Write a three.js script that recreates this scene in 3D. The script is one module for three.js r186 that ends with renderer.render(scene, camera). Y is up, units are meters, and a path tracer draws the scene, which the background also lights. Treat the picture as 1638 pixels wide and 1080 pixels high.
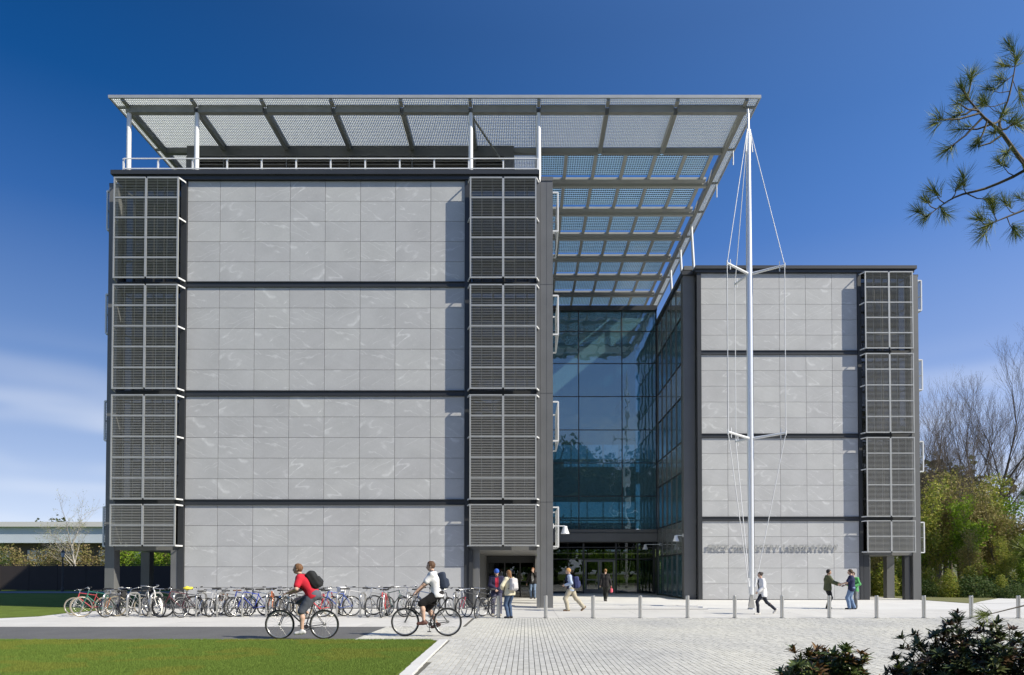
import * as THREE from 'three';
import { mergeGeometries } from 'three/addons/utils/BufferGeometryUtils.js';
import { RoundedBoxGeometry } from 'three/addons/geometries/RoundedBoxGeometry.js';
import { FontLoader } from 'three/addons/loaders/FontLoader.js';
import { TextGeometry } from 'three/addons/geometries/TextGeometry.js';

// ------------------------------------------------------------------ camera, sky, sun, exposure
const scene = new THREE.Scene();
const camera = new THREE.PerspectiveCamera(2 * Math.atan(890.5 / 1150) * 180 / Math.PI, 1684 / 1781, 0.1, 3000);
camera.position.set(0, 1.573, 30.67);
camera.rotation.x = Math.atan(24.5 / 1150);
camera.setViewOffset(1684, 1781, 0, 0, 1638, 1080);          // a shifted lens: verticals stay nearly upright
scene.add(camera);

const SUN = new THREE.Vector3(3.0, 2.5, 1.35).normalize();
const sun = new THREE.DirectionalLight(new THREE.Color(1.0, 0.925, 0.77), 5.0);
sun.position.copy(SUN).multiplyScalar(120);
sun.castShadow = true;
sun.shadow.mapSize.set(4096, 4096);
Object.assign(sun.shadow.camera, { left: -70, right: 70, top: 60, bottom: -60, near: 1, far: 320 });
sun.shadow.radius = 1;
scene.add(sun, sun.target);

const renderer = new THREE.WebGLRenderer({ antialias: true });
renderer.setSize(1024, 675);
renderer.toneMapping = THREE.LinearToneMapping;
renderer.toneMappingExposure = 1.25;
renderer.shadowMap.enabled = true;

// ------------------------------------------------------------------ seeded random and noise
function rng(seed) { let a = seed >>> 0; return () => { a = (a + 0x6D2B79F5) | 0; let t = Math.imul(a ^ (a >>> 15), 1 | a); t = (t + Math.imul(t ^ (t >>> 7), 61 | t)) ^ t; return ((t ^ (t >>> 14)) >>> 0) / 4294967296; }; }
const hash3 = (x, y, z) => { let h = Math.imul(x, 374761393) ^ Math.imul(y, 668265263) ^ Math.imul(z, 2147483647 ^ 1274126177); h = Math.imul(h ^ (h >>> 13), 1274126177); return ((h ^ (h >>> 16)) >>> 0) / 4294967296; };
const sm = t => t * t * (3 - 2 * t);
function noise3(x, y, z) {
  const xi = Math.floor(x), yi = Math.floor(y), zi = Math.floor(z), u = sm(x - xi), v = sm(y - yi), w = sm(z - zi);
  const l = (a, b, t) => a + (b - a) * t;
  return l(l(l(hash3(xi, yi, zi), hash3(xi + 1, yi, zi), u), l(hash3(xi, yi + 1, zi), hash3(xi + 1, yi + 1, zi), u), v),
    l(l(hash3(xi, yi, zi + 1), hash3(xi + 1, yi, zi + 1), u), l(hash3(xi, yi + 1, zi + 1), hash3(xi + 1, yi + 1, zi + 1), u), v), w);
}
const fbm3 = (x, y, z, n = 4) => { let s = 0, a = 0.5, t = 0; for (let i = 0; i < n; i++) { s += a * noise3(x, y, z); t += a; a *= 0.5; x *= 2.03; y *= 2.03; z *= 2.03; } return s / t; };
// tileable 2D noise, period p cells
function tnoise(x, y, p, s) {
  const xi = Math.floor(x), yi = Math.floor(y), u = sm(x - xi), v = sm(y - yi), m = k => ((k % p) + p) % p;
  const a = hash3(m(xi), m(yi), s), b = hash3(m(xi + 1), m(yi), s), c = hash3(m(xi), m(yi + 1), s), d = hash3(m(xi + 1), m(yi + 1), s);
  return a + (b - a) * u + (c - a) * v + (a - b - c + d) * u * v;
}
const tfbm = (u, v, p, s, n = 4) => { let r = 0, a = 0.5, t = 0; for (let i = 0; i < n; i++) { r += a * tnoise(u * p, v * p, p, s + i); t += a; a *= 0.5; p *= 2; } return r / t; };
const clamp = (x, a, b) => Math.max(a, Math.min(b, x));
const step = (a, b, x) => sm(clamp((x - a) / (b - a), 0, 1));

// ------------------------------------------------------------------ sky: clear polarised blue, pale towards the horizon, thin wisps low down
const SKY_GAIN = 1.0;
{
  const W = 1024, H = 512, data = new Float32Array(W * H * 4);
  const stops = [[-90, 0.26, 0.28, 0.30], [-1, 0.36, 0.40, 0.46], [0, 0.58, 0.66, 0.79], [4, 0.48, 0.58, 0.76], [8, 0.30, 0.41, 0.64], [15, 0.125, 0.23, 0.48], [24, 0.030, 0.112, 0.34], [31, 0.006, 0.066, 0.235], [37, 0.001, 0.045, 0.172], [45, 0.001, 0.040, 0.155], [90, 0.003, 0.040, 0.15]];
  for (let j = 0; j < H; j++) {
    const el = ((j + 0.5) / H - 0.5) * 180, y = Math.sin(el * Math.PI / 180), c = Math.cos(el * Math.PI / 180);
    let k = 0; while (k < stops.length - 2 && el > stops[k + 1][0]) k++;
    const A = stops[k], B = stops[k + 1], t = clamp((el - A[0]) / (B[0] - A[0]), 0, 1);
    const base = [1, 2, 3].map(i => A[i] + (B[i] - A[i]) * t);
    for (let i = 0; i < W; i++) {
      const az = ((i + 0.5) / W - 0.5) * 2 * Math.PI, x = Math.cos(az) * c, z = Math.sin(az) * c;
      const cs = x * SUN.x + y * SUN.y + z * SUN.z;
      // the air brightens round the sun
      const g = Math.pow(Math.max(0, (cs + 0.3) / 1.3), 1.5), h = 0.5 * Math.pow(Math.max(0, cs), 24);
      let w = 0;
      if (el > 0 && el < 32) {
        const s = 1 / (0.10 + y), n = fbm3(x * s * 1.1 + 7, z * s * 0.55 + 3, 2.5, 5), n2 = fbm3(x * 4.2 + 9.3, y * 40, z * 4.2, 4);
        w = step(0.66, 0.88, n) * 0.22 * step(28, 12, el) + step(0.42, 0.70, n2) * 0.62 * step(17, 7, el) * step(-0.5, 1, el);
      }
      const o = (j * W + i) * 4, lo = step(28, 8, el), add = [0.15 + 0.17 * lo, 0.26 + 0.06 * lo, 0.53 - 0.12 * lo], cl = [0.92, 0.95, 1.0];
      for (let q = 0; q < 3; q++) { let v = base[q] + g * add[q] + h * 0.5; v += (cl[q] * 0.85 - v) * w * 0.7; data[o + q] = Math.max(0, v) * SKY_GAIN; }
      data[o + 3] = 1;
    }
  }
  const sky = new THREE.DataTexture(data, W, H, THREE.RGBAFormat, THREE.FloatType);
  sky.mapping = THREE.EquirectangularReflectionMapping; sky.magFilter = sky.minFilter = THREE.LinearFilter; sky.wrapS = THREE.RepeatWrapping; sky.needsUpdate = true;
  scene.background = sky; scene.environment = sky;
}

// ------------------------------------------------------------------ object helpers
const used = {};
function numbered(n) { if (!(n in used)) { used[n] = 0; return n; } used[n]++; return n + '_' + String(used[n]).padStart(3, '0'); }
function tag(o, label, category, group) { o.userData.label = label; o.userData.category = category; if (group) o.userData.group = group; return o; }
function thing(name, label, category, pos = [0, 0, 0], turn = 0, group) {
  const o = new THREE.Group(); o.name = numbered(name); o.position.set(...pos); o.rotation.y = turn; scene.add(o); return tag(o, label, category, group);
}
function mesh(name, geo, mat, parent, pos) {
  const g = Array.isArray(geo) ? merge(geo) : geo, m = new THREE.Mesh(g, mat); m.name = parent ? name : numbered(name);
  m.castShadow = m.receiveShadow = true; if (pos) m.position.set(...pos); (parent || scene).add(m); return m;
}
function struct(name, geo, mat, parent) { const m = mesh(name, geo, mat, parent); m.userData.kind = 'structure'; return m; }
function stuff(m) { m.userData.kind = 'stuff'; return m; }
function merge(list) {
  const a = list.map(g => { const q = g.index ? g.toNonIndexed() : g; for (const k of Object.keys(q.attributes)) if (k !== 'position' && k !== 'normal' && k !== 'uv') q.deleteAttribute(k); if (!q.attributes.uv) q.setAttribute('uv', new THREE.BufferAttribute(new Float32Array(q.attributes.position.count * 2), 2)); return q; });
  return mergeGeometries(a, false);
}
// box with uv in metres
function bx(x0, x1, y0, y1, z0, z1) {
  const g = new THREE.BoxGeometry(x1 - x0, y1 - y0, z1 - z0); g.translate((x0 + x1) / 2, (y0 + y1) / 2, (z0 + z1) / 2);
  return metric(g);
}
function metric(g, k = 1, ou = 0, ov = 0) {
  const p = g.attributes.position, n = g.attributes.normal, uv = g.attributes.uv;
  for (let i = 0; i < p.count; i++) {
    const ax = Math.abs(n.getX(i)), ay = Math.abs(n.getY(i)), az = Math.abs(n.getZ(i));
    let u, v; if (ay >= ax && ay >= az) { u = p.getX(i); v = p.getZ(i); } else if (az >= ax) { u = p.getX(i); v = p.getY(i); } else { u = p.getZ(i); v = p.getY(i); }
    uv.setXY(i, u * k + ou, v * k + ov);
  }
  return g;
}
const V = (x, y, z) => new THREE.Vector3(x, y, z);
// tapered bar between two points
function rod(a, b, r0, r1 = r0, seg = 8, caps = true) {
  a = Array.isArray(a) ? V(...a) : a; b = Array.isArray(b) ? V(...b) : b;
  const d = b.clone().sub(a), L = d.length(), g = new THREE.CylinderGeometry(r1, r0, L, seg, 1, !caps);
  g.translate(0, L / 2, 0); g.applyQuaternion(new THREE.Quaternion().setFromUnitVectors(V(0, 1, 0), d.normalize())); g.translate(a.x, a.y, a.z); return g;
}
function bar(a, b, w, h) {                                    // rectangular bar between two points
  a = V(...a); b = V(...b); const d = b.clone().sub(a), L = d.length(), g = new THREE.BoxGeometry(w, h, L);
  const m = new THREE.Matrix4().lookAt(b, a, V(0, 1, 0)); g.applyMatrix4(m); g.translate((a.x + b.x) / 2, (a.y + b.y) / 2, (a.z + b.z) / 2); return g;
}
function tube(pts, r, seg = 12, rad = 6) { return new THREE.TubeGeometry(new THREE.CatmullRomCurve3(pts.map(p => V(...p))), seg, r, rad, false); }
const C = (r, g = r, b = r) => new THREE.Color().setRGB(r, g, b);
const mat = (c, rough = 0.8, extra = {}) => new THREE.MeshStandardMaterial({ color: Array.isArray(c) ? C(...c) : C(c), roughness: rough, ...extra });
const phys = (c, rough, extra = {}) => new THREE.MeshPhysicalMaterial({ color: Array.isArray(c) ? C(...c) : C(c), roughness: rough, ...extra });
function texture(size, fn, rep = 1, linear = false) {         // fn(u,v) -> [r,g,b] in linear 0..1
  const d = new Uint8Array(size * size * 4), enc = x => { x = clamp(x, 0, 1); return 255 * (x <= 0.0031308 ? 12.92 * x : 1.055 * Math.pow(x, 1 / 2.4) - 0.055); };
  for (let j = 0; j < size; j++) for (let i = 0; i < size; i++) {
    const c = fn((i + 0.5) / size, (j + 0.5) / size), o = (j * size + i) * 4;
    for (let q = 0; q < 3; q++) d[o + q] = linear ? clamp(c[q], 0, 1) * 255 : enc(c[q]); d[o + 3] = 255;
  }
  const t = new THREE.DataTexture(d, size, size); t.wrapS = t.wrapT = THREE.RepeatWrapping; t.magFilter = THREE.LinearFilter; t.minFilter = THREE.LinearMipmapLinearFilter; t.generateMipmaps = true;
  if (!linear) t.colorSpace = THREE.SRGBColorSpace; t.repeat.set(rep, rep); t.needsUpdate = true; return t;
}

// ------------------------------------------------------------------ materials
const grain = texture(512, (u, v) => { const n = tfbm(u, v, 24, 3, 4), k = 0.35 + 0.6 * n; return [k, k, k]; }, 1, true);
// pale grey granite with drifting white veins and flecks, one tile = 5 m
const stoneTex = texture(1024, (u, v) => {
  const m = tfbm(u, v, 6, 11, 4) - 0.5, f = tnoise(u * 256, v * 256, 256, 21) - 0.5, f2 = tnoise(u * 128, v * 128, 128, 22) - 0.5;
  const wob = (tfbm(u, v, 8, 31, 3) - 0.5) * 0.10;
  const a = tnoise((u + v * 2 + wob) * 16, (v - u * 0 + wob) * 4, 16, 41), band = tfbm(u, v, 5, 51, 3);
  // thin veins: ridges of stretched noise, only in patches
  const ridge = (x, y, p, sd, w) => step(w, 0, Math.abs(tnoise(x, y, p, sd) - 0.5));
  const w2 = (tfbm(u, v, 16, 33, 3) - 0.5) * 0.05, s1 = ridge((v * 2 + u + w2 * 1.6) * 9, (u * 2 - v) * 1, 9, 61, 0.05) * step(0.53, 0.64, band) * (0.4 + 0.6 * tnoise(u * 64, v * 64, 64, 63));
  const s2 = ridge((v * 2 - u + w2 * 1.8) * 10, (u * 2 + v) * 1, 10, 71, 0.045) * step(0.56, 0.66, 1 - band) * (0.3 + 0.7 * tnoise(u * 80, v * 80, 80, 73));
  const fl = step(0.93, 0.985, tnoise(u * 150, v * 150, 150, 81)) * step(0.45, 0.6, tfbm(u, v, 9, 91, 2));
  const b = 0.445 + m * 0.085 + f * 0.022 + f2 * 0.02 + (a - 0.5) * 0.018 + 0.17 * s1 + 0.15 * s2 + 0.22 * fl;
  return [b * 0.985, b * 0.995, b * 1.005];
});
const concreteTex = texture(1024, (u, v) => {
  const m = tfbm(u, v, 5, 101, 5) - 0.5, f = tnoise(u * 300, v * 300, 300, 107) - 0.5, st = step(0.58, 0.75, tfbm(u, v, 12, 113, 3));
  const b = 0.64 + m * 0.11 + f * 0.05 - st * 0.03; return [b, b * 0.985, b * 0.94];
});
const asphaltTex = texture(512, (u, v) => { const f = tnoise(u * 200, v * 200, 200, 121), m = tfbm(u, v, 6, 123, 4) - 0.5, b = 0.115 + m * 0.035 + (f - 0.5) * 0.05; return [b, b * 0.99, b * 0.975]; });
const grassTex = texture(512, (u, v) => { const m = tfbm(u, v, 8, 131, 5), f = tnoise(u * 220, v * 220, 220, 133), k = 0.55 + m * 0.5 + (f - 0.5) * 0.4; return [0.15 * k + 0.014 * f, 0.215 * k, 0.045 * k]; });
const barkTex = texture(256, (u, v) => { const n = tfbm(u, v * 0.5, 16, 141, 4), k = 0.6 + n * 0.7; return [0.13 * k, 0.11 * k, 0.09 * k]; });
const mulchTex = texture(512, (u, v) => { const n = tfbm(u, v, 20, 151, 4), m = tfbm(u, v, 5, 153, 3), k = 0.5 + n; return [0.07 * k + 0.02 * m, 0.075 * k + 0.03 * m, 0.03 * k]; });
const paintTex = texture(512, (u, v) => { const n = tfbm(u, v, 4, 161, 5) - 0.5, f = tnoise(u * 200, v * 200, 200, 163) - 0.5, k = 0.86 + n * 0.18 + f * 0.05; return [k, k, k]; });
const rep = (t, k, k2 = k) => { const c = t.clone(); c.repeat.set(k, k2); c.needsUpdate = true; return c; };

const M = {};
M.stone = mat(1, 0.62, { map: rep(stoneTex, 1 / 5), bumpMap: rep(grain, 0.5), bumpScale: 0.002 });
M.joint = mat(0.05, 0.9);
M.steelDark = phys([0.040, 0.043, 0.048], 0.45, { map: rep(paintTex, 0.4) });
M.steelMid = phys([0.165, 0.168, 0.17], 0.45, { map: rep(paintTex, 0.4) });
M.steelCanopy = phys([0.27, 0.275, 0.26], 0.5, { map: rep(paintTex, 0.5) });
M.galv = phys([0.46, 0.47, 0.465], 0.42, { metalness: 0.25, map: rep(paintTex, 0.7) });
M.louver = phys([0.42, 0.425, 0.415], 0.45, { metalness: 0.3 });
M.grate = phys([0.68, 0.71, 0.70], 0.5, { metalness: 0.1 });
M.glazingBar = phys([0.42, 0.425, 0.40], 0.5);
M.white = phys([0.74, 0.75, 0.76], 0.32, { clearcoat: 0.4 });
M.mast = phys([0.78, 0.80, 0.82], 0.28, { metalness: 0.35, clearcoat: 0.4 });
M.stainless = phys([0.62, 0.61, 0.58], 0.3, { metalness: 0.85, bumpMap: rep(grain, 2), bumpScale: 0.0006 });
M.dark = mat([0.04, 0.038, 0.036], 0.6);
M.plant = phys([0.30, 0.28, 0.26], 0.55);
M.interior = mat([0.40, 0.39, 0.375], 0.9, { map: rep(paintTex, 0.3) });
M.interiorFloor = mat([0.55, 0.54, 0.52], 0.6, { map: rep(concreteTex, 0.3) });
const waves = texture(256, (u, v) => { const n = tfbm(u, v, 3, 171, 3); return [n, n, n]; }, 1, true);
M.glass = phys([0.22, 0.46, 0.56], 0.0, { metalness: 0.38, transmission: 1, thickness: 0, ior: 2.0, specularIntensity: 1, bumpMap: rep(waves, 0.35), bumpScale: 0.010 });
M.glassSide = phys([0.20, 0.42, 0.52], 0.0, { metalness: 0.4, transmission: 1, thickness: 0, ior: 1.9, bumpMap: rep(waves, 0.35), bumpScale: 0.006 });
M.window = phys([0.30, 0.34, 0.35], 0.0, { transmission: 1, thickness: 0, ior: 1.8 });
M.fritted = phys([0.22, 0.25, 0.25], 0.12, { clearcoat: 1, clearcoatRoughness: 0.02 });
M.pvGlass = phys([0.64, 0.84, 0.98], 0.9, { transmission: 0.42, thickness: 0, ior: 1.5 });
M.pvCell = phys([0.008, 0.016, 0.035], 0.25, { clearcoat: 0.5 });
M.concrete = mat(1, 0.85, { map: rep(concreteTex, 1 / 6), bumpMap: rep(grain, 0.8), bumpScale: 0.003 });
M.slab = mat([0.93, 0.92, 0.90], 0.85, { map: rep(concreteTex, 1 / 4.3), bumpMap: rep(grain, 0.8), bumpScale: 0.003 });
M.asphalt = mat(1, 0.9, { map: rep(asphaltTex, 1 / 3), bumpMap: rep(grain, 1.4), bumpScale: 0.006 });
M.grass = phys(1, 1, { specularIntensity: 0.1,  map: rep(grassTex, 1 / 3.7), bumpMap: rep(grain, 1.2), bumpScale: 0.03 });
M.litter = mat([0.19, 0.19, 0.07], 0.95, { map: rep(paintTex, 0.4), bumpMap: rep(grain, 1.3), bumpScale: 0.03 });
M.soil = mat(1, 0.95, { map: rep(mulchTex, 1 / 2.6), bumpMap: rep(grain, 1.3), bumpScale: 0.03 });
M.bark = mat(1, 0.95, { map: barkTex });
M.barkGrey = mat([0.16, 0.145, 0.125], 0.95, { map: rep(paintTex, 1) });
M.barkTwig = mat([0.13, 0.105, 0.085], 0.95, { map: rep(paintTex, 1) });
M.barkPale = mat([0.50, 0.47, 0.42], 0.85, { map: rep(paintTex, 1) });

// ------------------------------------------------------------------ ground
function sheet(pts, y, uvk = 1) {                            // flat polygon from [x,z] points
  const s = new THREE.Shape(pts.map(([x, z]) => new THREE.Vector2(x, -z))), g = new THREE.ShapeGeometry(s); g.rotateX(-Math.PI / 2); g.translate(0, y, 0);
  return metric(g);
}
struct('ground', sheet([[-1200, -1400], [1200, -1400], [1200, 400], [-1200, 400]], -0.02), M.grass);
// pale concrete walk, cast in slabs with open joints
const walk = struct('walkway', sheet([[-17.4, -9.6], [22, -14.5], [22, -4.8], [26, -6], [44, 6.2], [44, 6.26], [-1.85, 6.26], [-1.85, 10.07], [-40, 10.07], [-40, 7.2], [-18.2, 7.0], [-17.15, 5.4], [-17.4, 3.6]], 0), mat([0.30, 0.29, 0.265], 0.95));
{
  const rand = rng(5), variants = [0, 1, 2, 3].map(i => M.slab.clone());
  variants.forEach((m, i) => { const k = [1, 0.97, 1.02, 0.955][i]; m.color.setRGB(0.93 * k, 0.92 * k, 0.90 * k); });
  const zs = [10.06, 8.15, 6.25, 3.3, 0.62];
  for (let r = 0; r < 4; r++) {
    const dx = 3.0;
    for (let x = (r < 3 ? -16.9 : -16.9); x < 44 - 0.1; x += dx) {
      let x1 = Math.min(x + dx, 44); if (r >= 2 && x > 30) continue;
      if (r < 2) { if (x > -1.86) break; x1 = Math.min(x1, -1.84); }
      const g = new THREE.BoxGeometry(x1 - x - 0.012, 0.03, zs[r] - zs[r + 1] - 0.012); g.translate((x + x1) / 2, -0.009, (zs[r] + zs[r + 1]) / 2);
      mesh('paving_slab', metric(g, 1, rand() * 7, rand() * 7), variants[Math.floor(rand() * 4)], walk);
    }
  }
  // left end, beyond the slabs, and the apron in front of the wings
  mesh('concrete_apron', [sheet([[-40, 10.06], [-16.91, 10.06], [-16.91, 1.2], [-17.4, 3.6], [-17.15, 5.4], [-18.2, 7.0], [-40, 7.2]], 0.005)], M.concrete, walk);
  mesh('concrete_apron', [sheet([[-17.4, 0.61], [-2.5, 0.61], [-2.5, -20], [-17.4, -20]], 0.005), sheet([[7.62, 0.61], [22, 0.61], [22.0, -14.5], [7.62, -18.3]], 0.005), sheet([[22, 0.61], [30, 0.61], [26, -6], [22, -4.8]], 0.004)], M.concrete, walk);
}
// slightly raised entrance forecourt: three low treads at the lab wing, one edge elsewhere
const fore = struct('forecourt', bx(-2.49, 7.6, -0.05, 0.10, -18.4, -1.2), M.concrete);
mesh('tread', bx(-2.49, 7.6, -0.05, 0.068, -1.19, -0.35), M.concrete, fore);
mesh('tread', bx(-2.49, 7.6, -0.05, 0.036, -0.34, 0.5), M.concrete, fore);
mesh('drain_channel', bx(-2.49, 7.6, -0.05, 0.008, 0.51, 0.60), M.steelDark, fore);
struct('asphalt_lane', bx(-60, -4.0, -0.06, 0.003, 10.08, 14.03), M.asphalt);
struct('lawn', sheet([[-60, 14.14], [-2.24, 14.14], [-2.04, 14.4], [-2.0, 16.2], [-1.92, 18.2], [-1.8, 22], [-1.7, 30], [-60, 30]], 0.02), M.grass);
struct('lawn', sheet([[-80, -23], [-17.6, -19], [-17.42, 3.6], [-17.17, 5.38], [-18.22, 6.97], [-40, 7.17], [-80, 7.4]], 0.012), M.grass);
struct('service_road', sheet([[-120, -23.2], [-17.8, -22.6], [-17.8, -27], [-120, -29]], 0.003), mat([0.16, 0.165, 0.18], 0.7, { map: rep(paintTex, 0.2) }));
// kerb stones along lane and lawn
{
  const k = struct('kerb', bx(-60, -4.01, -0.06, 0.012, 14.03, 14.13), M.concrete), rand = rng(8);
  for (let x = -4.0; x < -2.1; x += 0.6) mesh('kerb_stone', metric(new THREE.BoxGeometry(0.592, 0.1, 0.1).translate(x + 0.3, -0.035, 14.08)), M.concrete, k);
  for (let z = 14.2; z < 24; z += 0.62) { const g = new RoundedBoxGeometry(0.2, 0.12, 0.612, 1, 0.006); const off = z > 18 ? (z - 18) * 0.035 : 0; g.translate(-1.9 + (z - 14) * 0.012 + off * 0.3, -0.03 + (rand() - 0.5) * 0.006, z + 0.3); mesh('kerb_stone', metric(g), M.concrete, k); }
}
// block pavers: rows running away from the camera, joints open
{
  const PW = 0.094, PL = 0.2, rand = rng(77), cells = [];
  const base = struct('paver_court', sheet([[-4.0, 10.08], [-1.84, 10.08], [-1.84, 6.27], [44, 6.27], [44, 34], [-1.7, 34], [-1.82, 14.2], [-4.0, 14.02]], -0.006), mat([0.13, 0.125, 0.105], 0.95, { map: rep(paintTex, 1) }));
  for (let i = 0; i < 245; i++) {
    const x = -3.95 + i * PW, off = rand() * PL;
    for (let j = 0; j < 72; j++) {
      const z = 6.38 + off * 0.999 + j * PL; if (z > 20.8) break;
      if (x - PW / 2 < -1.82 && z - PL / 2 < 10.09) continue;
      if (x - PW / 2 < -1.79 + (z > 14 ? (z - 14) * 0.012 : 0) && z + PL / 2 > 13.98) continue;
      if (Math.abs(x) > (30.9 - z) * 0.74 + 0.6) continue;
      cells.push([x, z]);
    }
  }
  const geo = new THREE.BoxGeometry(PW - 0.011, 0.04, PL - 0.006), uv = metric(geo);
  const im = new THREE.InstancedMesh(uv, mat(1, 0.85, { map: rep(concreteTex, 0.9), bumpMap: rep(grain, 1), bumpScale: 0.003 }), cells.length);
  const m4 = new THREE.Matrix4(), c = new THREE.Color();
  cells.forEach(([x, z], i) => {
    const dy = (rand() - 0.5) * 0.005; m4.makeRotationY((rand() - 0.5) * 0.012); m4.setPosition(x, -0.012 + dy, z); im.setMatrixAt(i, m4);
    const warm = fbm3(x * 0.5, 3, z * 0.35, 3), k = 0.74 + rand() * 0.16 + (warm - 0.5) * 0.25; c.setRGB(k * (0.985 + warm * 0.02), k * 0.99, k * (0.985 - warm * 0.09)); im.setColorAt(i, c);
  });
  im.name = 'block_pavers'; im.receiveShadow = im.castShadow = true; stuff(im); base.add(im);
}

// ------------------------------------------------------------------ the two stone wings
const FL = [[14.05, 18.43], [9.35, 13.81], [4.67, 9.10], [0.03, 4.43]];       // stone fields, top floor first
const SCR = [[14.05, 18.33, 5], [9.33, 13.74, 5], [4.65, 9.04, 5], [2.68, 4.40, 2]];   // sun screens per floor
const panelGeo = {};
function panel(w, h, k) {                                     // a stone panel, its own cut of the veining
  const key = w.toFixed(3) + h.toFixed(3) + k; if (panelGeo[key]) return panelGeo[key];
  const g = new THREE.BoxGeometry(w - 0.016, h - 0.014, 0.05), r = rng(k * 97 + 13); metric(g, 1, r() * 9, r() * 9);
  if (k % 2) { const uv = g.attributes.uv; for (let i = 0; i < uv.count; i++) uv.setX(i, -uv.getX(i)); }
  return panelGeo[key] = g;
}
const stoneTones = [1, 0.965, 1.03, 0.985].map((k, i) => { const m = M.stone.clone(); m.color.setRGB(k, k * (i === 1 ? 0.997 : 1), k * (i === 2 ? 0.99 : 1.0)); return m; });
function stoneWall(w, xs, z, seed) {
  const rand = rng(seed), wall = mesh('stone_wall', [bx(xs[0] - 0.02, xs[xs.length - 1] + 0.02, 0, 18.45, z - 0.30, z - 0.045)], M.joint, w);
  for (const [y0, y1] of FL) for (let r = 0; r < 5; r++) for (let c = 0; c < xs.length - 1; c++) {
    const pw = xs[c + 1] - xs[c], ph = (y1 - y0) / 5, wq = Math.round(pw * 200) / 200;
    mesh('stone_panel', panel(wq, ph, Math.floor(rand() * 60)), stoneTones[Math.floor(rand() * 4)], wall, [(xs[c] + xs[c + 1]) / 2, y0 + (r + 0.5) * ph, z - 0.025 + (rand() - 0.5) * 0.004]);
  }
  return wall;
}
// steel louvre screen: galvanised frame two bays wide, blades between, brackets back to the wall
const bladeGeo = {};
function blades(w, h, pitch = 0.07) {
  const key = w.toFixed(2) + h.toFixed(2); if (bladeGeo[key]) return bladeGeo[key];
  const l = [], n = Math.round(h / pitch); for (let i = 0; i < n; i++) { const g = new THREE.BoxGeometry(w, 0.014, 0.052); g.rotateX(0.42); g.translate(0, -h / 2 + (i + 0.5) * h / n, 0); l.push(g); }
  for (const f of [-1 / 6, 1 / 6]) l.push(new THREE.BoxGeometry(0.012, h, 0.01).translate(f * w, 0, -0.02));
  return bladeGeo[key] = merge(l);
}
function screen(w, x0, x1, z, zWall) {
  for (const [y0, y1, n] of SCR) {
    const l = [], t = 0.03, xm = (x0 + x1) / 2, rh = (y1 - y0) / n;
    l.push(bx(x0 - t, x0 + t, y0 - t, y1 + t, z - 0.03, z + 0.03), bx(x1 - t, x1 + t, y0 - t, y1 + t, z - 0.03, z + 0.03), bx(xm - 0.045, xm + 0.045, y0 + t, y1 - t, z - 0.03, z + 0.032));
    for (let i = 0; i <= n; i++) for (const [a, b] of [[x0 + t, xm - 0.045], [xm + 0.045, x1 - t]]) l.push(bx(a, b, y0 + i * rh - 0.028, y0 + i * rh + 0.028, z - 0.028, z + 0.028));
    const s = mesh('sun_screen', l, M.galv, w);
    for (let i = 0; i < n; i++) for (const a of [0, 1]) stuff(mesh('louver_blades', blades((x1 - x0) / 2 - 0.06, rh - 0.05), M.louver, s, [a ? (xm + x1) / 2 : (x0 + xm) / 2, y0 + (i + 0.5) * rh, z]));
    const hs = n === 5 ? [0, 3, 5] : [0, 2];
    for (const k of hs) for (const sx of [-1, 1]) { const y = y0 + k * rh, xe = sx < 0 ? x0 - t : x1 + t; mesh('bracket', bar([xe, y, z - 0.02], [xe + sx * 0.13, y, zWall], 0.035, 0.06), M.white, s); }
  }
}
// windows behind a screen bay
function windows(w, x0, x1, z) {
  for (const [y0, y1] of FL.slice(0, 3)) {
    const l = [], n = 6; l.push(bx(x0, x1, y0 - 0.05, y0 + 0.02, z - 0.06, z + 0.05), bx(x0, x1, y1 - 0.06, y1, z - 0.06, z + 0.05));
    for (let i = 0; i <= n; i++) { const x = x0 + (x1 - x0) * i / n; l.push(bx(x - 0.025, x + 0.025, y0 + 0.021, y1 - 0.061, z - 0.05, z + 0.04)); }
    l.push(bx(x0 + 0.03, x1 - 0.03, y0 + 1.0, y0 + 1.06, z - 0.04, z + 0.03));
    const f = mesh('window', l, M.steelDark, w);
    for (let i = 0; i < n; i++) mesh('pane', bx(x0 + (x1 - x0) * i / n + 0.03, x0 + (x1 - x0) * (i + 1) / n - 0.03, y0 + 0.03, y1 - 0.07, z - 0.012, z), M.window, f);
    // blinds, drawn to different heights
    const rand = rng(Math.round(x0 * 31 + y0 * 17)); for (let i = 0; i < n; i++) if (rand() < 0.45) { const hgt = 0.6 + rand() * 2.4; mesh('blind', bx(x0 + (x1 - x0) * i / n + 0.06, x0 + (x1 - x0) * (i + 1) / n - 0.06, y1 - 0.1 - hgt, y1 - 0.1, z - 0.16, z - 0.15), mat([0.42, 0.41, 0.38], 0.9), f); }
  }
}
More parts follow.
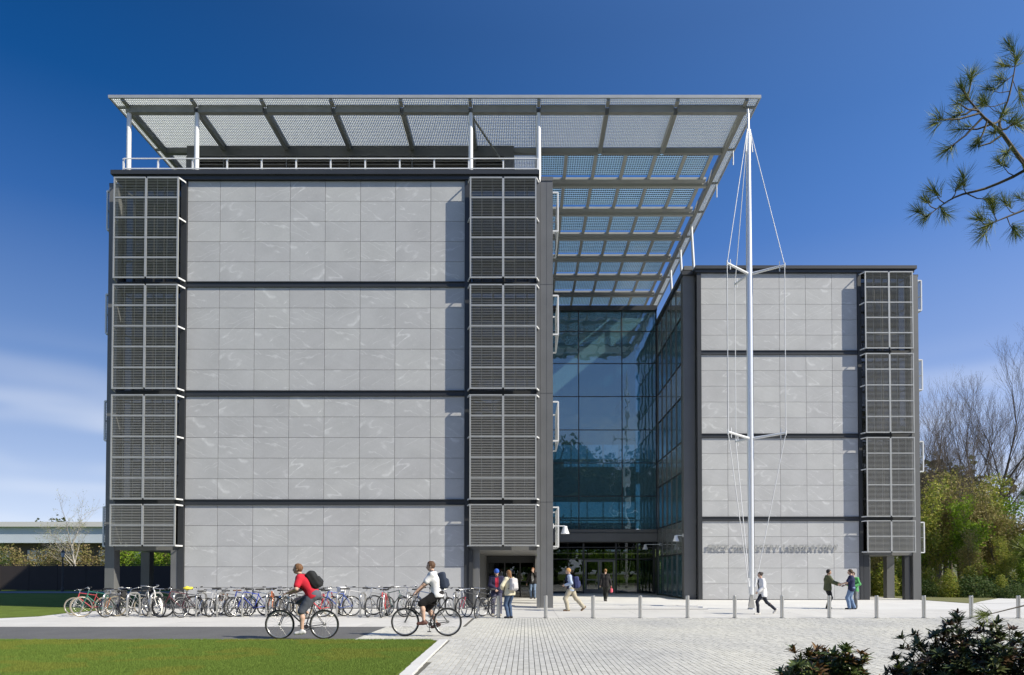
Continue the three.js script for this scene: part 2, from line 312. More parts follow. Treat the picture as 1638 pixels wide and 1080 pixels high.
function sideScreen(w, x0, x1, z0, z1) {                       // shorter screens on the flanks, seen edge-on
  for (const [, y1] of SCR) {
    const y0 = y1 - 1.72, l = [], xa = Math.abs(x1) > Math.abs(x0) ? x1 : x0, xo = x1 > 0 ? x1 : x0, xw = x1 > 0 ? x0 : x1;
    for (const z of [z0, (z0 + z1) / 2, z1]) l.push(bx(xo - 0.03, xo + 0.03, y0, y1, z - 0.03, z + 0.03));
    for (const y of [y0, (y0 + y1) / 2, y1]) l.push(bx(xo - 0.028, xo + 0.028, y - 0.03, y + 0.03, z1 + 0.03, z0 - 0.03));
    for (const y of [y0, y1]) for (const z of [z0, z1]) l.push(bx(Math.min(xo, xw), Math.max(xo, xw), y - 0.032, y + 0.032, z - 0.032, z + 0.032));
    const f = mesh('side_screen', l, M.white, w), b = [];
    for (let i = 0; i < 24; i++) { const g = new THREE.BoxGeometry(0.012, 0.033, z0 - z1 - 0.06); g.rotateZ(0.5); g.translate(xo, y0 + (i + 0.5) * 1.72 / 24, (z0 + z1) / 2); b.push(g); }
    stuff(mesh('louver_blades', b, M.louver, f));
  }
}

// ---- laboratory wing (front at z = 0)
const ZW = -28;
const lab = thing('laboratory_wing', 'four storey pale stone laboratory wing with bikes parked along its foot', 'building');
{
  const xs = [-14.60, -13.20, -11.69, -10.18, -8.67, -7.15, -5.64, -4.12, -2.65];
  stoneWall(lab, xs, 0, 3);
  // dark steel frame round and between the stone fields
  const fr = [bx(-14.86, -14.61, 0, 18.45, -0.3, 0.07), bx(-2.64, -2.45, 0, 18.45, -0.3, 0.07), bx(-14.6, -2.65, -0.02, 0.03, -0.3, 0.03)];
  for (const y of [13.93, 9.225, 4.55]) { fr.push(bx(-14.6, -2.65, y - 0.12, y - 0.085, -0.3, 0.07), bx(-14.6, -2.65, y + 0.085, y + 0.12, -0.3, 0.07), bx(-14.6, -2.65, y - 0.085, y + 0.085, -0.3, 0.025)); }
  mesh('steel_frame', fr, M.steelDark, lab);
  // cornice in two steps
  mesh('cornice', [bx(-17.82, 0.56, 18.62, 18.80, -0.6, 0.24), bx(-17.72, 0.54, 18.45, 18.62, -0.6, 0.14), bx(-18.12, -17.83, 18.34, 18.46, -27.8, -0.2)], M.steelDark, lab);
  mesh('roof_slab', bx(-17.7, 1.0, 18.3, 18.6, ZW, -0.61), M.interior, lab);
  // solid core behind the stone; floors and corner rooms left and right of it
  mesh('core', bx(-14.86, -2.45, 0, 18.3, ZW, -0.31), M.interior, lab);
  for (const y of [13.93, 9.225, 4.55]) {
    const s = mesh('floor_edge', [bx(-17.62, -14.87, y - 0.13, y + 0.13, -27.9, -0.02), bx(-2.44, 0.55, y - 0.13, y + 0.13, -27.9, -0.02)], M.steelDark, lab);
  }
  mesh('soffit', [bx(-17.62, -14.87, 2.5, 2.66, -27.9, -0.05), bx(-2.44, 0.55, 2.5, 2.66, -27.9, -0.05)], M.steelMid, lab);
  mesh('partition', bx(-17.6, -14.87, 2.67, 18.29, -6.1, -6.0), M.interior, lab); mesh('partition', bx(-2.44, 0.9, 2.67, 18.29, -6.1, -6.0), M.interior, lab);
  mesh('flank_wall', [bx(-17.66, -17.58, 2.67, 18.29, -27.9, -0.46)], M.fritted, lab);
  mesh('flank_wall', [bx(0.9, 0.98, 2.67, 18.29, -27.9, -0.46)], M.fritted, lab);
  windows(lab, -17.55, -14.88, -0.34); windows(lab, -2.43, 0.52, -0.34);
  screen(lab, -17.5, -14.80, 0.46, 0.0); screen(lab, -2.37, 0.40, 0.46, 0.0);
  sideScreen(lab, 1.0, 1.40, -0.75, -3.4); sideScreen(lab, -18.42, -17.66, -0.6, -3.4);
  // corner piers and flank columns
  mesh('corner_pier', [bx(0.60, 1.14, 0, 18.44, -0.45, -0.01), bx(0.62, 1.16, 18.45, 18.62, -0.47, 0.02)], M.steelMid, lab);
  mesh('pier_joint', [bx(0.595, 1.145, 13.94, 13.955, -0.455, -0.006), bx(0.595, 1.145, 9.23, 9.245, -0.455, -0.006), bx(0.595, 1.145, 4.55, 4.565, -0.455, -0.006), bx(0.595, 0.60, 0, 18.44, -0.45, -0.3), bx(0.865, 0.875, 0, 18.4, -0.2, -0.007)], M.steelDark, lab);
  mesh('slim_post', [bx(0.44, 0.585, 0, 18.45, -0.02, 0.10)], M.steelMid, lab);
  mesh('slim_post', [bx(-2.44, -2.28, 0, 2.5, -0.02, 0.12)], M.steelDark, lab);
  mesh('wall_panel', [bx(-2.27, -2.0, 0.03, 2.5, -0.3, -0.02)], M.steelMid, lab);
  mesh('corner_pier', [bx(-18.0, -17.6, 0, 18.33, -0.45, -0.01)], M.steelMid, lab);
  for (let k = 1; k < 9; k++) mesh('column', bx(-17.98, -17.58, 0, 2.5, -3 * k - 0.25, -3 * k + 0.15), M.steelMid, lab);
  for (let k = 1; k < 3; k++) mesh('column', bx(0.66, 1.0, 0.1, 2.5, -3.0 * k - 0.2, -3.0 * k + 0.15), M.steelMid, lab);
  mesh('column', bx(-15.16, -14.88, 0, 2.5, -0.3, 0.04), M.steelMid, lab);
  // covered passage on the right: dark side wall, glazed lobby doors at its end
  mesh('passage_wall', [bx(-2.44, -2.3, 0.1, 2.5, -11, -0.31), bx(0.5, 0.62, 0.1, 2.5, -27.9, -9.9)], M.steelMid, lab);
  const lobby = mesh('lobby_door', [bx(-2.3, 0.5, 2.1, 2.49, -11.1, -11), bx(-1.3, -1.22, 0.1, 2.1, -11.1, -11), bx(-0.4, -0.32, 0.1, 2.1, -11.1, -11), bx(-2.3, -2.2, 0.1, 2.1, -11.1, -11), bx(0.4, 0.5, 0.1, 2.1, -11.1, -11), bx(-2.2, 0.4, 1.0, 1.05, -11.07, -11.02)], M.steelDark, lab);
  for (const [a, b] of [[-2.2, -1.3], [-1.22, -0.4], [-0.32, 0.4]]) mesh('pane', bx(a, b, 0.12, 2.1, -11.05, -11.04), M.window, lobby);
  mesh('passage_floor', bx(-2.44, 0.6, 0.0, 0.09, -28.5, -18.4), M.interiorFloor, lab);
  mesh('lobby_wall', [bx(-2.44, -1.9, 0.1, 2.5, -27.9, -11.2), bx(-1.9, 0.5, 1.9, 2.5, -20.1, -20)], M.interior, lab);
}
// ---- roof railing and plant room on the laboratory wing
{
  const l = [], posts = [];
  for (const y of [19.42, 18.98]) l.push(bx(-17.38, 0.5, y - 0.02, y + 0.02, -0.02, 0.02));
  const r = mesh('railing', l, M.white, lab);
  for (let i = 0; i < 13; i++) mesh('rail_post', bx(-17.42 + i * 1.493 - 0.03, -17.42 + i * 1.493 + 0.03, 18.8, 19.44, -0.075, -0.022), M.white, r);
  const p = mesh('plant_room', [bx(-16.1, -0.65, 18.6, 21.55, -27.5, -3.9)], M.plant, lab);
  mesh('roof_band', bx(-16.2, -0.6, 21.4, 21.9, -27.6, -3.2), M.steelMid, p);
  mesh('corner_post', bx(-16.22, -15.82, 18.6, 21.39, -3.95, -3.18), M.steelMid, p); mesh('corner_post', bx(-1.05, -0.6, 18.6, 21.39, -3.95, -3.18), M.steelMid, p);
  for (let k = 0; k < 5; k++) mesh('mullion', bx(-14.46 + k * 3 - 0.03, -14.46 + k * 3 + 0.03, 18.6, 21.39, -3.31, -3.24), M.steelMid, p);
  const lv = []; for (let i = 0; i < 17; i++) { const g = new THREE.BoxGeometry(14.7, 0.02, 0.26); g.rotateX(0.75); g.translate(-8.45, 18.72 + i * 0.16, -3.38); lv.push(g); } stuff(mesh('louver_blades', lv, M.plant, p));
}

// ---- office wing (front at z = -9.6)
const Z2 = -9.6, ZB = -30;
const office = thing('office_wing', 'smaller set back stone wing with the steel lettering, beside the tall mast', 'building');
{
  const xs = [9.86, 11.32, 12.79, 14.28, 15.76, 17.24, 18.66];
  stoneWall(office, xs, Z2, 9);
  const fr = [bx(9.62, 9.85, 0, 18.45, Z2 - 0.3, Z2 + 0.07), bx(18.67, 18.86, 0, 18.45, Z2 - 0.3, Z2 + 0.07), bx(9.86, 18.66, -0.02, 0.03, Z2 - 0.3, Z2 + 0.03)];
  for (const y of [13.93, 9.225, 4.55]) { fr.push(bx(9.86, 18.66, y - 0.12, y - 0.085, Z2 - 0.3, Z2 + 0.07), bx(9.86, 18.66, y + 0.085, y + 0.12, Z2 - 0.3, Z2 + 0.07), bx(9.86, 18.66, y - 0.085, y + 0.085, Z2 - 0.3, Z2 + 0.025)); }
  mesh('steel_frame', fr, M.steelDark, office);
  mesh('cornice', [bx(9.5, 21.95, 18.62, 18.80, Z2 - 0.6, Z2 + 0.24), bx(9.52, 21.85, 18.45, 18.62, Z2 - 0.6, Z2 + 0.14), bx(8.86, 9.49, 18.5, 18.72, ZB, Z2 - 0.3), bx(21.96, 22.25, 18.34, 18.46, ZB + 0.2, Z2 - 0.2)], M.steelDark, office);
  mesh('roof_slab', bx(9.5, 21.8, 18.3, 18.6, ZB, Z2 - 0.61), M.interior, office);
  mesh('core', bx(12.2, 18.86, 0, 18.3, ZB, Z2 - 0.31), M.interior, office);
  mesh('floor_edge', [13.93, 9.225, 4.55].map(y => bx(18.87, 21.7, y - 0.13, y + 0.13, ZB, Z2 - 0.02)), M.steelDark, office);
  mesh('soffit', bx(18.87, 21.7, 2.5, 2.66, ZB, Z2 - 0.05), M.steelMid, office);
  mesh('partition', bx(18.87, 21.7, 2.67, 18.29, Z2 - 6.1, Z2 - 6), M.interior, office);
  mesh('flank_wall', bx(21.66, 21.74, 2.67, 18.29, ZB, Z2 - 0.46), M.fritted, office);
  windows(office, 18.9, 21.6, Z2 - 0.34); screen(office, 18.92, 21.55, Z2 + 0.46, Z2);
  sideScreen(office, 21.75, 22.72, Z2 - 0.75, Z2 - 3.4);
  mesh('corner_pier', bx(8.94, 9.61, 0, 18.49, Z2 - 0.9, Z2 - 0.42), M.steelMid, office);
  mesh('corner_pier', bx(21.68, 22.12, 0, 18.33, Z2 - 0.45, Z2 - 0.01), M.steelMid, office);
  mesh('column', bx(21.25, 21.55, 0, 2.5, Z2 - 0.4, Z2 - 0.1), M.steelDark, office);
  for (let k = 1; k < 5; k++) mesh('column', bx(21.6, 22.05, 0, 2.5, Z2 - 3 * k - 0.25, Z2 - 3 * k + 0.2), M.steelMid, office);
  mesh('column', bx(18.88, 19.2, 0, 2.5, Z2 - 0.3, Z2 + 0.06), M.steelDark, office);
  // plant room on its roof
  const p = mesh('plant_room', bx(9.9, 16.9, 18.6, 19.95, -26, -13.2), M.steelDark, office);
  mesh('roof_edge', bx(9.6, 17.4, 19.96, 20.2, -26.4, -12.7), M.steelMid, p);
  for (const x of [12.4, 15.0]) mesh('mullion', bx(x - 0.03, x + 0.03, 18.6, 19.95, -13.2, -13.15), M.steelMid, p);
  // glazed inner wall facing the entrance court: fritted spandrels, clear bands, mullions
  const bands = [[2.6, 4.5], [7.3, 9.05], [11.67, 13.6], [16.3, 18.45]], clear = [[0.1, 2.6], [4.5, 7.3], [9.05, 11.67], [13.6, 16.3]];
  const fl = mesh('court_wall', [bx(9.06, 12.19, 4.3, 4.56, ZB, Z2 - 0.95), bx(9.06, 12.19, 9.0, 9.2, ZB, Z2 - 0.95), bx(9.06, 12.19, 13.65, 13.85, ZB, Z2 - 0.95)], M.interior, office);
  for (const [a, b] of bands) for (let k = 0; k < 10; k++) { const z = Z2 - 0.95 - k * 1.5; mesh('spandrel_panel', bx(8.96, 9.04, a, b, z - 1.49, z), M.fritted, fl); }
  const rand = rng(12);
  for (const [a, b] of clear) for (let k = 0; k < 10; k++) { const z = Z2 - 0.95 - k * 1.5, g = new THREE.BoxGeometry(0.012, b - a - 0.04, 1.46); metric(g, 1, rand() * 5, rand() * 5); const m = mesh('pane', g, M.glassSide, fl, [8.98, (a + b) / 2, z - 0.75]); m.rotation.y = (rand() - 0.5) * 0.004; m.rotation.z = (rand() - 0.5) * 0.003; }
  for (let k = 0; k <= 10; k++) { const z = Z2 - 0.95 - k * 1.5; mesh('mullion', bx(8.92, 9.05, 0.1, 18.45, z - 0.025, z + 0.015), k % 2 ? M.steelMid : M.steelMid, fl); }
  for (const [a, b] of bands) { mesh('transom', [bx(8.925, 9.055, a - 0.03, a + 0.03, Z2 - 16, Z2 - 0.93), bx(8.925, 9.055, b - 0.03, b + 0.03, Z2 - 16, Z2 - 0.93)], M.steelDark, fl); }
}

// ---- glazed atrium between the wings
const ZG = -18.4;
const atrium = thing('glass_atrium', 'tall glazed atrium front with entrance doors, recessed between the stone wings', 'building');
{
  const xs = [0.98, 3.59, 6.56, 8.90], ys = [4.48, 6.75, 9.03, 11.3, 13.6, 15.88, 18.1, 19.5], rand = rng(41);
  const fr = [];
  for (const x of xs.slice(1, 3)) fr.push(bx(x - 0.03, x + 0.03, 4.48, 19.5, ZG - 0.14, ZG + 0.02));
  for (const y of ys.slice(1, 7)) for (let i = 0; i < 3; i++) fr.push(bx(xs[i] + 0.03, xs[i + 1] - 0.03, y - 0.025, y + 0.025, ZG - 0.10, ZG + 0.015));
  const f = mesh('curtain_wall', fr, M.steelDark, atrium);
  for (let i = 0; i < 3; i++) for (let j = 0; j < 7; j++) {
    const w = xs[i + 1] - xs[i] - 0.06, h = ys[j + 1] - ys[j] - 0.05, g = new THREE.BoxGeometry(w, h, 0.02); metric(g, 1, rand() * 5, rand() * 5);
    const m = mesh('pane', g, M.glass, f, [(xs[i] + xs[i + 1]) / 2, (ys[j] + ys[j + 1]) / 2, ZG - 0.02]); m.rotation.x = (rand() - 0.5) * 0.004; m.rotation.y = (rand() - 0.5) * 0.003;
  }
  mesh('jamb', bx(8.87, 8.955, 0.1, 19.49, ZG - 0.16, ZG + 0.03), M.steelDark, atrium);
  mesh('head_beam', [bx(0.98, 8.95, 19.5, 19.82, ZG - 0.2, ZG + 0.25)], M.steelDark, atrium);
  mesh('atrium_roof', [bx(1.0, 8.94, 19.55, 19.75, -27.9, ZG - 0.21)], M.interior, atrium);
  const fa = mesh('entrance_fascia', [bx(0.98, 8.9, 3.62, 4.2, ZG - 0.4, ZG + 0.35), bx(0.98, 8.9, 4.24, 4.47, ZG - 0.4, ZG + 0.18)], M.steelMid, atrium);
  // entrance screen below the fascia
  const e = [];
  for (const x of [1.6, 3.9, 6.12, 7.6, 8.7]) e.push(bx(x - 0.06, x + 0.06, 0.1, 3.6, ZG - 0.1, ZG + 0.02));
  for (const y of [2.45, 2.85, 3.25, 3.58]) for (const [a, b] of [[0.98, 1.54], [1.66, 3.84], [3.96, 6.06], [6.18, 7.54], [7.66, 8.64]]) e.push(bx(a, b, y - 0.03, y + 0.03, ZG - 0.09, ZG + 0.015));
  const en = mesh('entrance_screen', e, M.steelDark, atrium);
  for (const [a, b] of [[0.98, 1.54], [1.66, 3.84], [6.18, 7.54], [7.66, 8.64]]) mesh('pane', bx(a, b, 0.12, 2.42, ZG - 0.05, ZG - 0.035), M.window, en);
  for (const [a, b] of [[0.98, 1.54], [1.66, 3.84], [3.96, 6.06], [6.18, 7.54], [7.66, 8.64]]) for (const y of [2.65, 3.05, 3.42]) mesh('pane', bx(a, b, y - 0.165, y + 0.145, ZG - 0.05, ZG - 0.035), M.window, en);
  for (const x of [4.0, 5.03]) {
    const d = mesh('door', [bx(x, x + 0.12, 0.12, 2.4, ZG - 0.07, ZG), bx(x + 0.88, x + 1.0, 0.12, 2.4, ZG - 0.07, ZG), bx(x + 0.12, x + 0.88, 2.26, 2.4, ZG - 0.07, ZG), bx(x + 0.12, x + 0.88, 0.12, 0.4, ZG - 0.07, ZG), bx(x + 0.12, x + 0.88, 1.0, 1.08, ZG - 0.07, ZG)], M.steelMid, atrium);
    mesh('pane', bx(x + 0.12, x + 0.88, 0.4, 2.26, ZG - 0.045, ZG - 0.03), M.window, d); mesh('handle', rod([x + (x < 4.5 ? 0.82 : 0.18), 0.9, ZG + 0.05], [x + (x < 4.5 ? 0.82 : 0.18), 1.5, ZG + 0.05], 0.015), M.stainless, d);
  }
  // floors, gallery fronts, end glazing seen through the glass
  mesh('atrium_floor', bx(0.98, 8.9, 0, 0.09, -28, ZG), M.interiorFloor, atrium);
  for (const y of [4.55, 9.2, 13.9]) {
    const g = mesh('gallery', [bx(0.98, 8.9, y - 0.35, y, -27.9, -24.2), bx(0.98, 2.6, y - 0.35, y, -24.19, ZG - 0.6)], M.interior, atrium);
    mesh('balustrade', [bx(0.98, 8.9, y + 0.9, y + 1.0, -24.28, -24.2), bx(2.55, 2.62, y + 0.9, y + 1.0, -24.1, ZG - 0.6)], M.stainless, g);
    const b = []; for (let x = 1.1; x < 8.9; x += 0.28) b.push(bx(x, x + 0.025, y, y + 0.9, -24.25, -24.22)); stuff(mesh('balusters', b, M.stainless, g));
  }
  mesh('left_gallery_wall', bx(0.99, 1.05, 0.1, 19.4, -27.9, ZG - 0.3), M.interior, atrium);
  const eg = []; for (let i = 0; i <= 6; i++) eg.push(bx(1.0 + i * 1.31, 1.08 + i * 1.31, 0.1, 19.5, -28.1, -28)); for (const y of [1.2, 2.5, 4.4, 5.9, 7.3, 9.1, 10.6, 12, 13.8, 16, 19.4]) eg.push(bx(0.98, 8.95, y, y + 0.14, -28.12, -28.01));
  mesh('end_glazing', eg, M.steelDark, atrium);
  mesh('end_wall', [bx(0.98, 8.95, 12.2, 19.5, -28.4, -28.2), bx(0.98, 8.95, 7.4, 10.2, -28.4, -28.2), bx(0.98, 8.95, 3.4, 5.6, -28.4, -28.2)], M.interior, atrium);
}

// ------------------------------------------------------------------ roof canopy: steel grid, gratings, solar glass
const canopy = thing('roof_canopy', 'flat steel roof canopy of open grating and solar glass projecting over the entrance court', 'roof canopy');
{
  const GX = [-17.43, -14.45, -11.45, -8.45, -5.45, -2.44, 0.54, 3.54, 6.54, 9.52], Z0 = 0.14, YB = 21.68, YT = 22.0;
  for (const x of GX) mesh('rafter', [bx(x - 0.09, x + 0.09, YB + 0.02, YT, x > 3 && x < 7 ? -3.49 : -28, -0.56), bx(x - 0.07, x + 0.07, YB + 0.2, YT, -0.34, Z0 - 0.06)], M.steelCanopy, canopy);
  const beams = [-0.45, -3.6]; for (let k = 1; k < 9; k++) beams.push(-3.6 - 3 * k);
  for (const z of beams) {
    const l = []; const w = z === -0.45 ? 0.11 : 0.10;
    for (let i = 0; i < GX.length - 1; i++) if (z >= -3.6 || i === 0) l.push(bx(GX[i] + 0.091, GX[i + 1] - 0.091, z === -0.45 ? YB : YB + 0.05, YT - 0.003, z - w, z + w));
    if (z < -3.6) l.push(bx(GX[6] + 0.091, GX[9] - 0.091, YB + 0.05, YT - 0.003, z - w, z + w));
    if (z === -0.45) l.push(bx(GX[0] - 0.091, GX[0] + 0.091, YB, YT - 0.003, z - w, z + w), bx(GX[9] - 0.091, GX[9] + 0.12, YB, YT - 0.003, z - w, z + w));
    for (const g of l) mesh('purlin', g, z < -4 ? M.glazingBar : M.steelCanopy, canopy);
    mesh('outrigger', [bx(9.62, 10.02, YT - 0.1, YT - 0.004, z - 0.03, z + 0.03), bx(-17.93, -17.53, YT - 0.1, YT - 0.004, z - 0.03, z + 0.03)], M.steelCanopy, canopy);
  }
  mesh('edge_trim', [bx(-18.02, 10.12, 21.99, 22.12, Z0 - 0.05, Z0), bx(-18.02, -17.96, 22.0, 22.1, -28, Z0 - 0.051), bx(10.06, 10.12, 22.0, 22.1, -28, Z0 - 0.051)], M.galv, canopy);
  // gratings, one per bay
  const grating = (x0, x1, z0, z1) => {
    const l = [], n = Math.round((x1 - x0) / 0.082), m = Math.round((z1 - z0) / 0.115);
    for (let i = 0; i < n; i++) l.push(bx(x0 + (i + 0.5) * (x1 - x0) / n - 0.012, x0 + (i + 0.5) * (x1 - x0) / n + 0.012, 22.01, 22.06, z0, z1));
    for (let j = 0; j < m; j++) l.push(bx(x0, x1, 22.016, 22.05, z0 + (j + 0.5) * (z1 - z0) / m - 0.009, z0 + (j + 0.5) * (z1 - z0) / m + 0.009));
    stuff(mesh('grating', l, M.grate, canopy));
  };
  for (let i = -1; i < 10; i++) {
    const a = i < 0 ? -17.95 : GX[i] + (i === 9 ? 0.09 : 0), b = i === 9 ? 10.05 : GX[i + 1];
    grating(a, b, -3.55, Z0 - 0.05);
    if (i < 6 || i === 9) for (let k = 0; k < 4; k++) grating(a, b, -3.55 - (k + 1) * 6.1, -3.56 - k * 6.1);
  }
  // solar roof: rows of glass with printed cells, between them gutters and a strip of grating
  const px = [0.66, 1.95, 3.40, 4.86, 6.31, 7.77, 9.05], cell = {};
  for (let k = 0; k < 8; k++) {
    const z = -3.6 - 3 * k, zs = z - 0.55, ze = z - 2.35;
    if (k) grating(0.66, 9.05, zs + 0.02, z - 0.11);
    mesh('gutter', [bx(0.64, 9.3, 21.86, 21.98, ze - 0.5, ze - 0.12)], M.galv, canopy);
    for (let i = 0; i < 7; i++) mesh('glazing_bar', [bx(px[i] - 0.085, px[i] + 0.085, 21.88, 22.0, ze - 0.11, k ? zs + 0.4 : z - 0.11)], M.glazingBar, canopy);
    for (let i = 0; i < 6; i++) {
      const a = px[i] + 0.09, b = px[i + 1] - 0.09, zt = k ? zs : z - 0.16, n = Math.round((b - a) / 0.112), m = Math.round((zt - ze) / 0.19), l = [];
      for (let q = 0; q < n; q++) for (let r = 0; r < m; r++) { const cx = a + (q + 0.5) * (b - a) / n, cz = ze + (r + 0.5) * (zt - ze) / m; l.push(bx(cx - 0.044, cx + 0.044, 22.016, 22.02, cz - 0.048, cz + 0.048)); }
      const p = mesh('solar_panel', bx(a, b, 22.022, 22.034, ze, zt), M.pvGlass, canopy);
      stuff(mesh('solar_cells', l, M.pvCell, p));
    }
  }
  // columns on the laboratory roof and on the office roof
  for (const x of [-17.43, -14.45, -2.44, 0.54]) mesh('column', [rod([x, 18.6, -0.45], [x, 21.68, -0.45], 0.105, 0.095, 16)], M.white, canopy);
  for (const z of [-10.6, -13.6, -16.6]) mesh('column', [rod([9.72, 18.7, z], [9.56, 21.7, z], 0.085, 0.075, 14)], M.white, canopy);
  mesh('brace', bar([-2.4, 21.66, -0.62], [-1.0, 20.9, -3.2], 0.05, 0.09), M.steelCanopy, canopy);
  for (const z of [-3.6, -6.6]) mesh('hanger', rod([9.98, 21.2, z], [9.98, 21.98, z], 0.03), M.white, canopy);
  mesh('side_bracing', [bar([9.3, 21.75, -5.0], [9.46, 21.75, -6.5], 0.04, 0.04), bar([9.3, 21.75, -8.0], [9.46, 21.75, -9.5], 0.04, 0.04)], M.white, canopy);
}

// ------------------------------------------------------------------ mast with two sets of spreaders
{
  const mx = 9.45, mz = 0.45, t = thing('mast', 'tall white steel mast with cable stays in front of the office wing', 'mast', [mx, 0, mz]);
  const lat = [[0.10, 0.62], [0.11, 0.9], [0.13, 7.2], [0.13, 14.2], [0.10, 19.6], [0.075, 20.3], [0.05, 20.9], [0.02, 21.3], [0, 21.32]].map(([r, y]) => new THREE.Vector2(r, y));
  mesh('pole', new THREE.LatheGeometry(lat, 24), M.mast, t);
  const sh = new THREE.Shape([[-0.2, 0], [0.2, 0], [0.2, 0.12], [0.07, 0.62], [-0.07, 0.62], [-0.2, 0.12]].map(p => new THREE.Vector2(...p)));
  mesh('foot', [new THREE.ExtrudeGeometry(sh, { depth: 0.14, bevelSize: 0.01, bevelThickness: 0.01, bevelSegments: 1 }).translate(0, 0.02, -0.07), new THREE.CylinderGeometry(0.26, 0.28, 0.05, 20).translate(0, 0.025, 0)], M.stainless, t).scale.set(0.6, 1, 0.6);
  const R = 1.42, ang = [145, 25, 262].map(a => a * Math.PI / 180), ends = { 14.2: [], 7.2: [] };
  for (const y of [14.2, 7.2]) for (const a of ang) {
    const e = [R * Math.cos(a), y + 0.12, R * Math.sin(a)]; ends[y].push(e);
    const s = mesh('spreader', [rod([0.12 * Math.cos(a), y, 0.12 * Math.sin(a)], e, 0.06, 0.045, 10), rod([e[0] * 0.86, e[1] - 0.22, e[2] * 0.86], [e[0] * 0.86, e[1] + 0.2, e[2] * 0.86], 0.02, 0.02, 6), rod([e[0], e[1] - 0.1, e[2]], [e[0], e[1] + 0.1, e[2]], 0.03, 0.03, 8)], M.white, t);
  }
  for (let i = 0; i < 3; i++) {
    const a = ang[i], top = [0.07 * Math.cos(a), 20.4, 0.07 * Math.sin(a)], bot = [0.16 * Math.cos(a), 0.95, 0.16 * Math.sin(a)];
    mesh('stay_cable', [rod(top, ends[14.2][i], 0.016, 0.016, 6), rod(ends[14.2][i], ends[7.2][i], 0.016, 0.016, 6), rod(ends[7.2][i], bot, 0.016, 0.016, 6), rod(top, [top[0] * 2.4, 19.4, top[2] * 2.4], 0.03, 0.03, 8), rod(bot, [bot[0] * 1.2, 1.3, bot[2] * 1.2], 0.035, 0.035, 8)], M.white, t);
  }
}
// ------------------------------------------------------------------ wall lettering
{
  const font = await new FontLoader().loadAsync('fonts/droid/droid_sans_bold.typeface.json');
  const t = thing('wall_lettering', 'row of stand-off steel capital letters along the foot of the office wing', 'lettering', [10.16, 2.79, Z2]);
  const lm = phys([0.52, 0.53, 0.53], 0.3, { metalness: 0.55 });
  const words = [['FRICK', 0.0, 1.16], ['CHEMISTRY', 1.36, 4.02], ['LABORATORY', 4.22, 7.28]];
  for (const [w, x0, x1] of words) {
    const gs = [...w].map(c => { const g = new TextGeometry(c, { font, size: 0.30, depth: 0.03, curveSegments: 4, bevelEnabled: false }); g.computeBoundingBox(); return g; });
    const tot = gs.reduce((s, g) => s + g.boundingBox.max.x - g.boundingBox.min.x, 0), gap = (x1 - x0 - tot) / (gs.length - 1); let x = x0;
    gs.forEach((g, i) => { const b = g.boundingBox, wd = b.max.x - b.min.x; g.translate(-b.min.x, 0, 0); const m = mesh('letter', g, lm, t, [x, 0, 0.07]);
      mesh('standoff', [rod([wd * 0.5, 0.03, -0.07], [wd * 0.5, 0.03, 0.001], 0.008, 0.008, 5), rod([wd * 0.5, 0.27, -0.07], [wd * 0.5, 0.27, 0.001], 0.008, 0.008, 5)], M.stainless, m); x += wd + gap; });
  }
}
// ------------------------------------------------------------------ court lamps
function lamp(label, x, y, z, dir, len) {
  const t = thing('wall_lamp', label, 'lamp', [x, y, z], 0, 'white cone lamps round the entrance court');
  mesh('arm', [rod([0, 0.2, 0], [dir * len, 0.2, 0], 0.022, 0.022, 8), new THREE.BoxGeometry(0.04, 0.2, 0.14).translate(dir * 0.02, 0.2, 0)], M.white, t);
  const pr = [[0.05, 0.2], [0.09, 0.19], [0.1, 0.1], [0.19, -0.13], [0.185, -0.135], [0.09, 0.08], [0.001, 0.09]].map(p => new THREE.Vector2(...p));
  mesh('shade', new THREE.LatheGeometry(pr, 20).translate(dir * len, 0, 0), M.white, t);
}
lamp('white cone lamp on the corner pier of the laboratory wing', 1.15, 3.35, -0.3, 1, 0.52);
lamp('white cone lamp on the corner pier of the office wing', 8.94, 3.45, -10.25, -1, 0.42);
lamp('white cone lamp on the glazed court wall close to the entrance fascia', 8.92, 3.2, -17.2, -1, 1.0);
// ------------------------------------------------------------------ bollards
{
  const t0 = thing('bollard', '', 'bollard', [0, 0, 6.18], 0, 'row of steel bollards');
  const pr = [[0, 0], [0.075, 0], [0.075, 0.01], [0.064, 0.012], [0.064, 0.755], [0.06, 0.765], [0, 0.768]].map(p => new THREE.Vector2(...p));
  mesh('post', new THREE.LatheGeometry(pr, 24), M.stainless, t0); mesh('base_plate', new THREE.CylinderGeometry(0.085, 0.09, 0.012, 24).translate(0, 0.014, 0), M.steelMid, t0);
  t0.userData.label = 'round stainless steel bollard in the long row crossing the plaza';
  for (let i = 0; i < 12; i++) { const o = i ? t0.clone() : t0; if (i) { o.name = numbered('bollard'); scene.add(o); } o.position.x = -0.95 + i * 1.6085; o.rotation.y = i; }
}

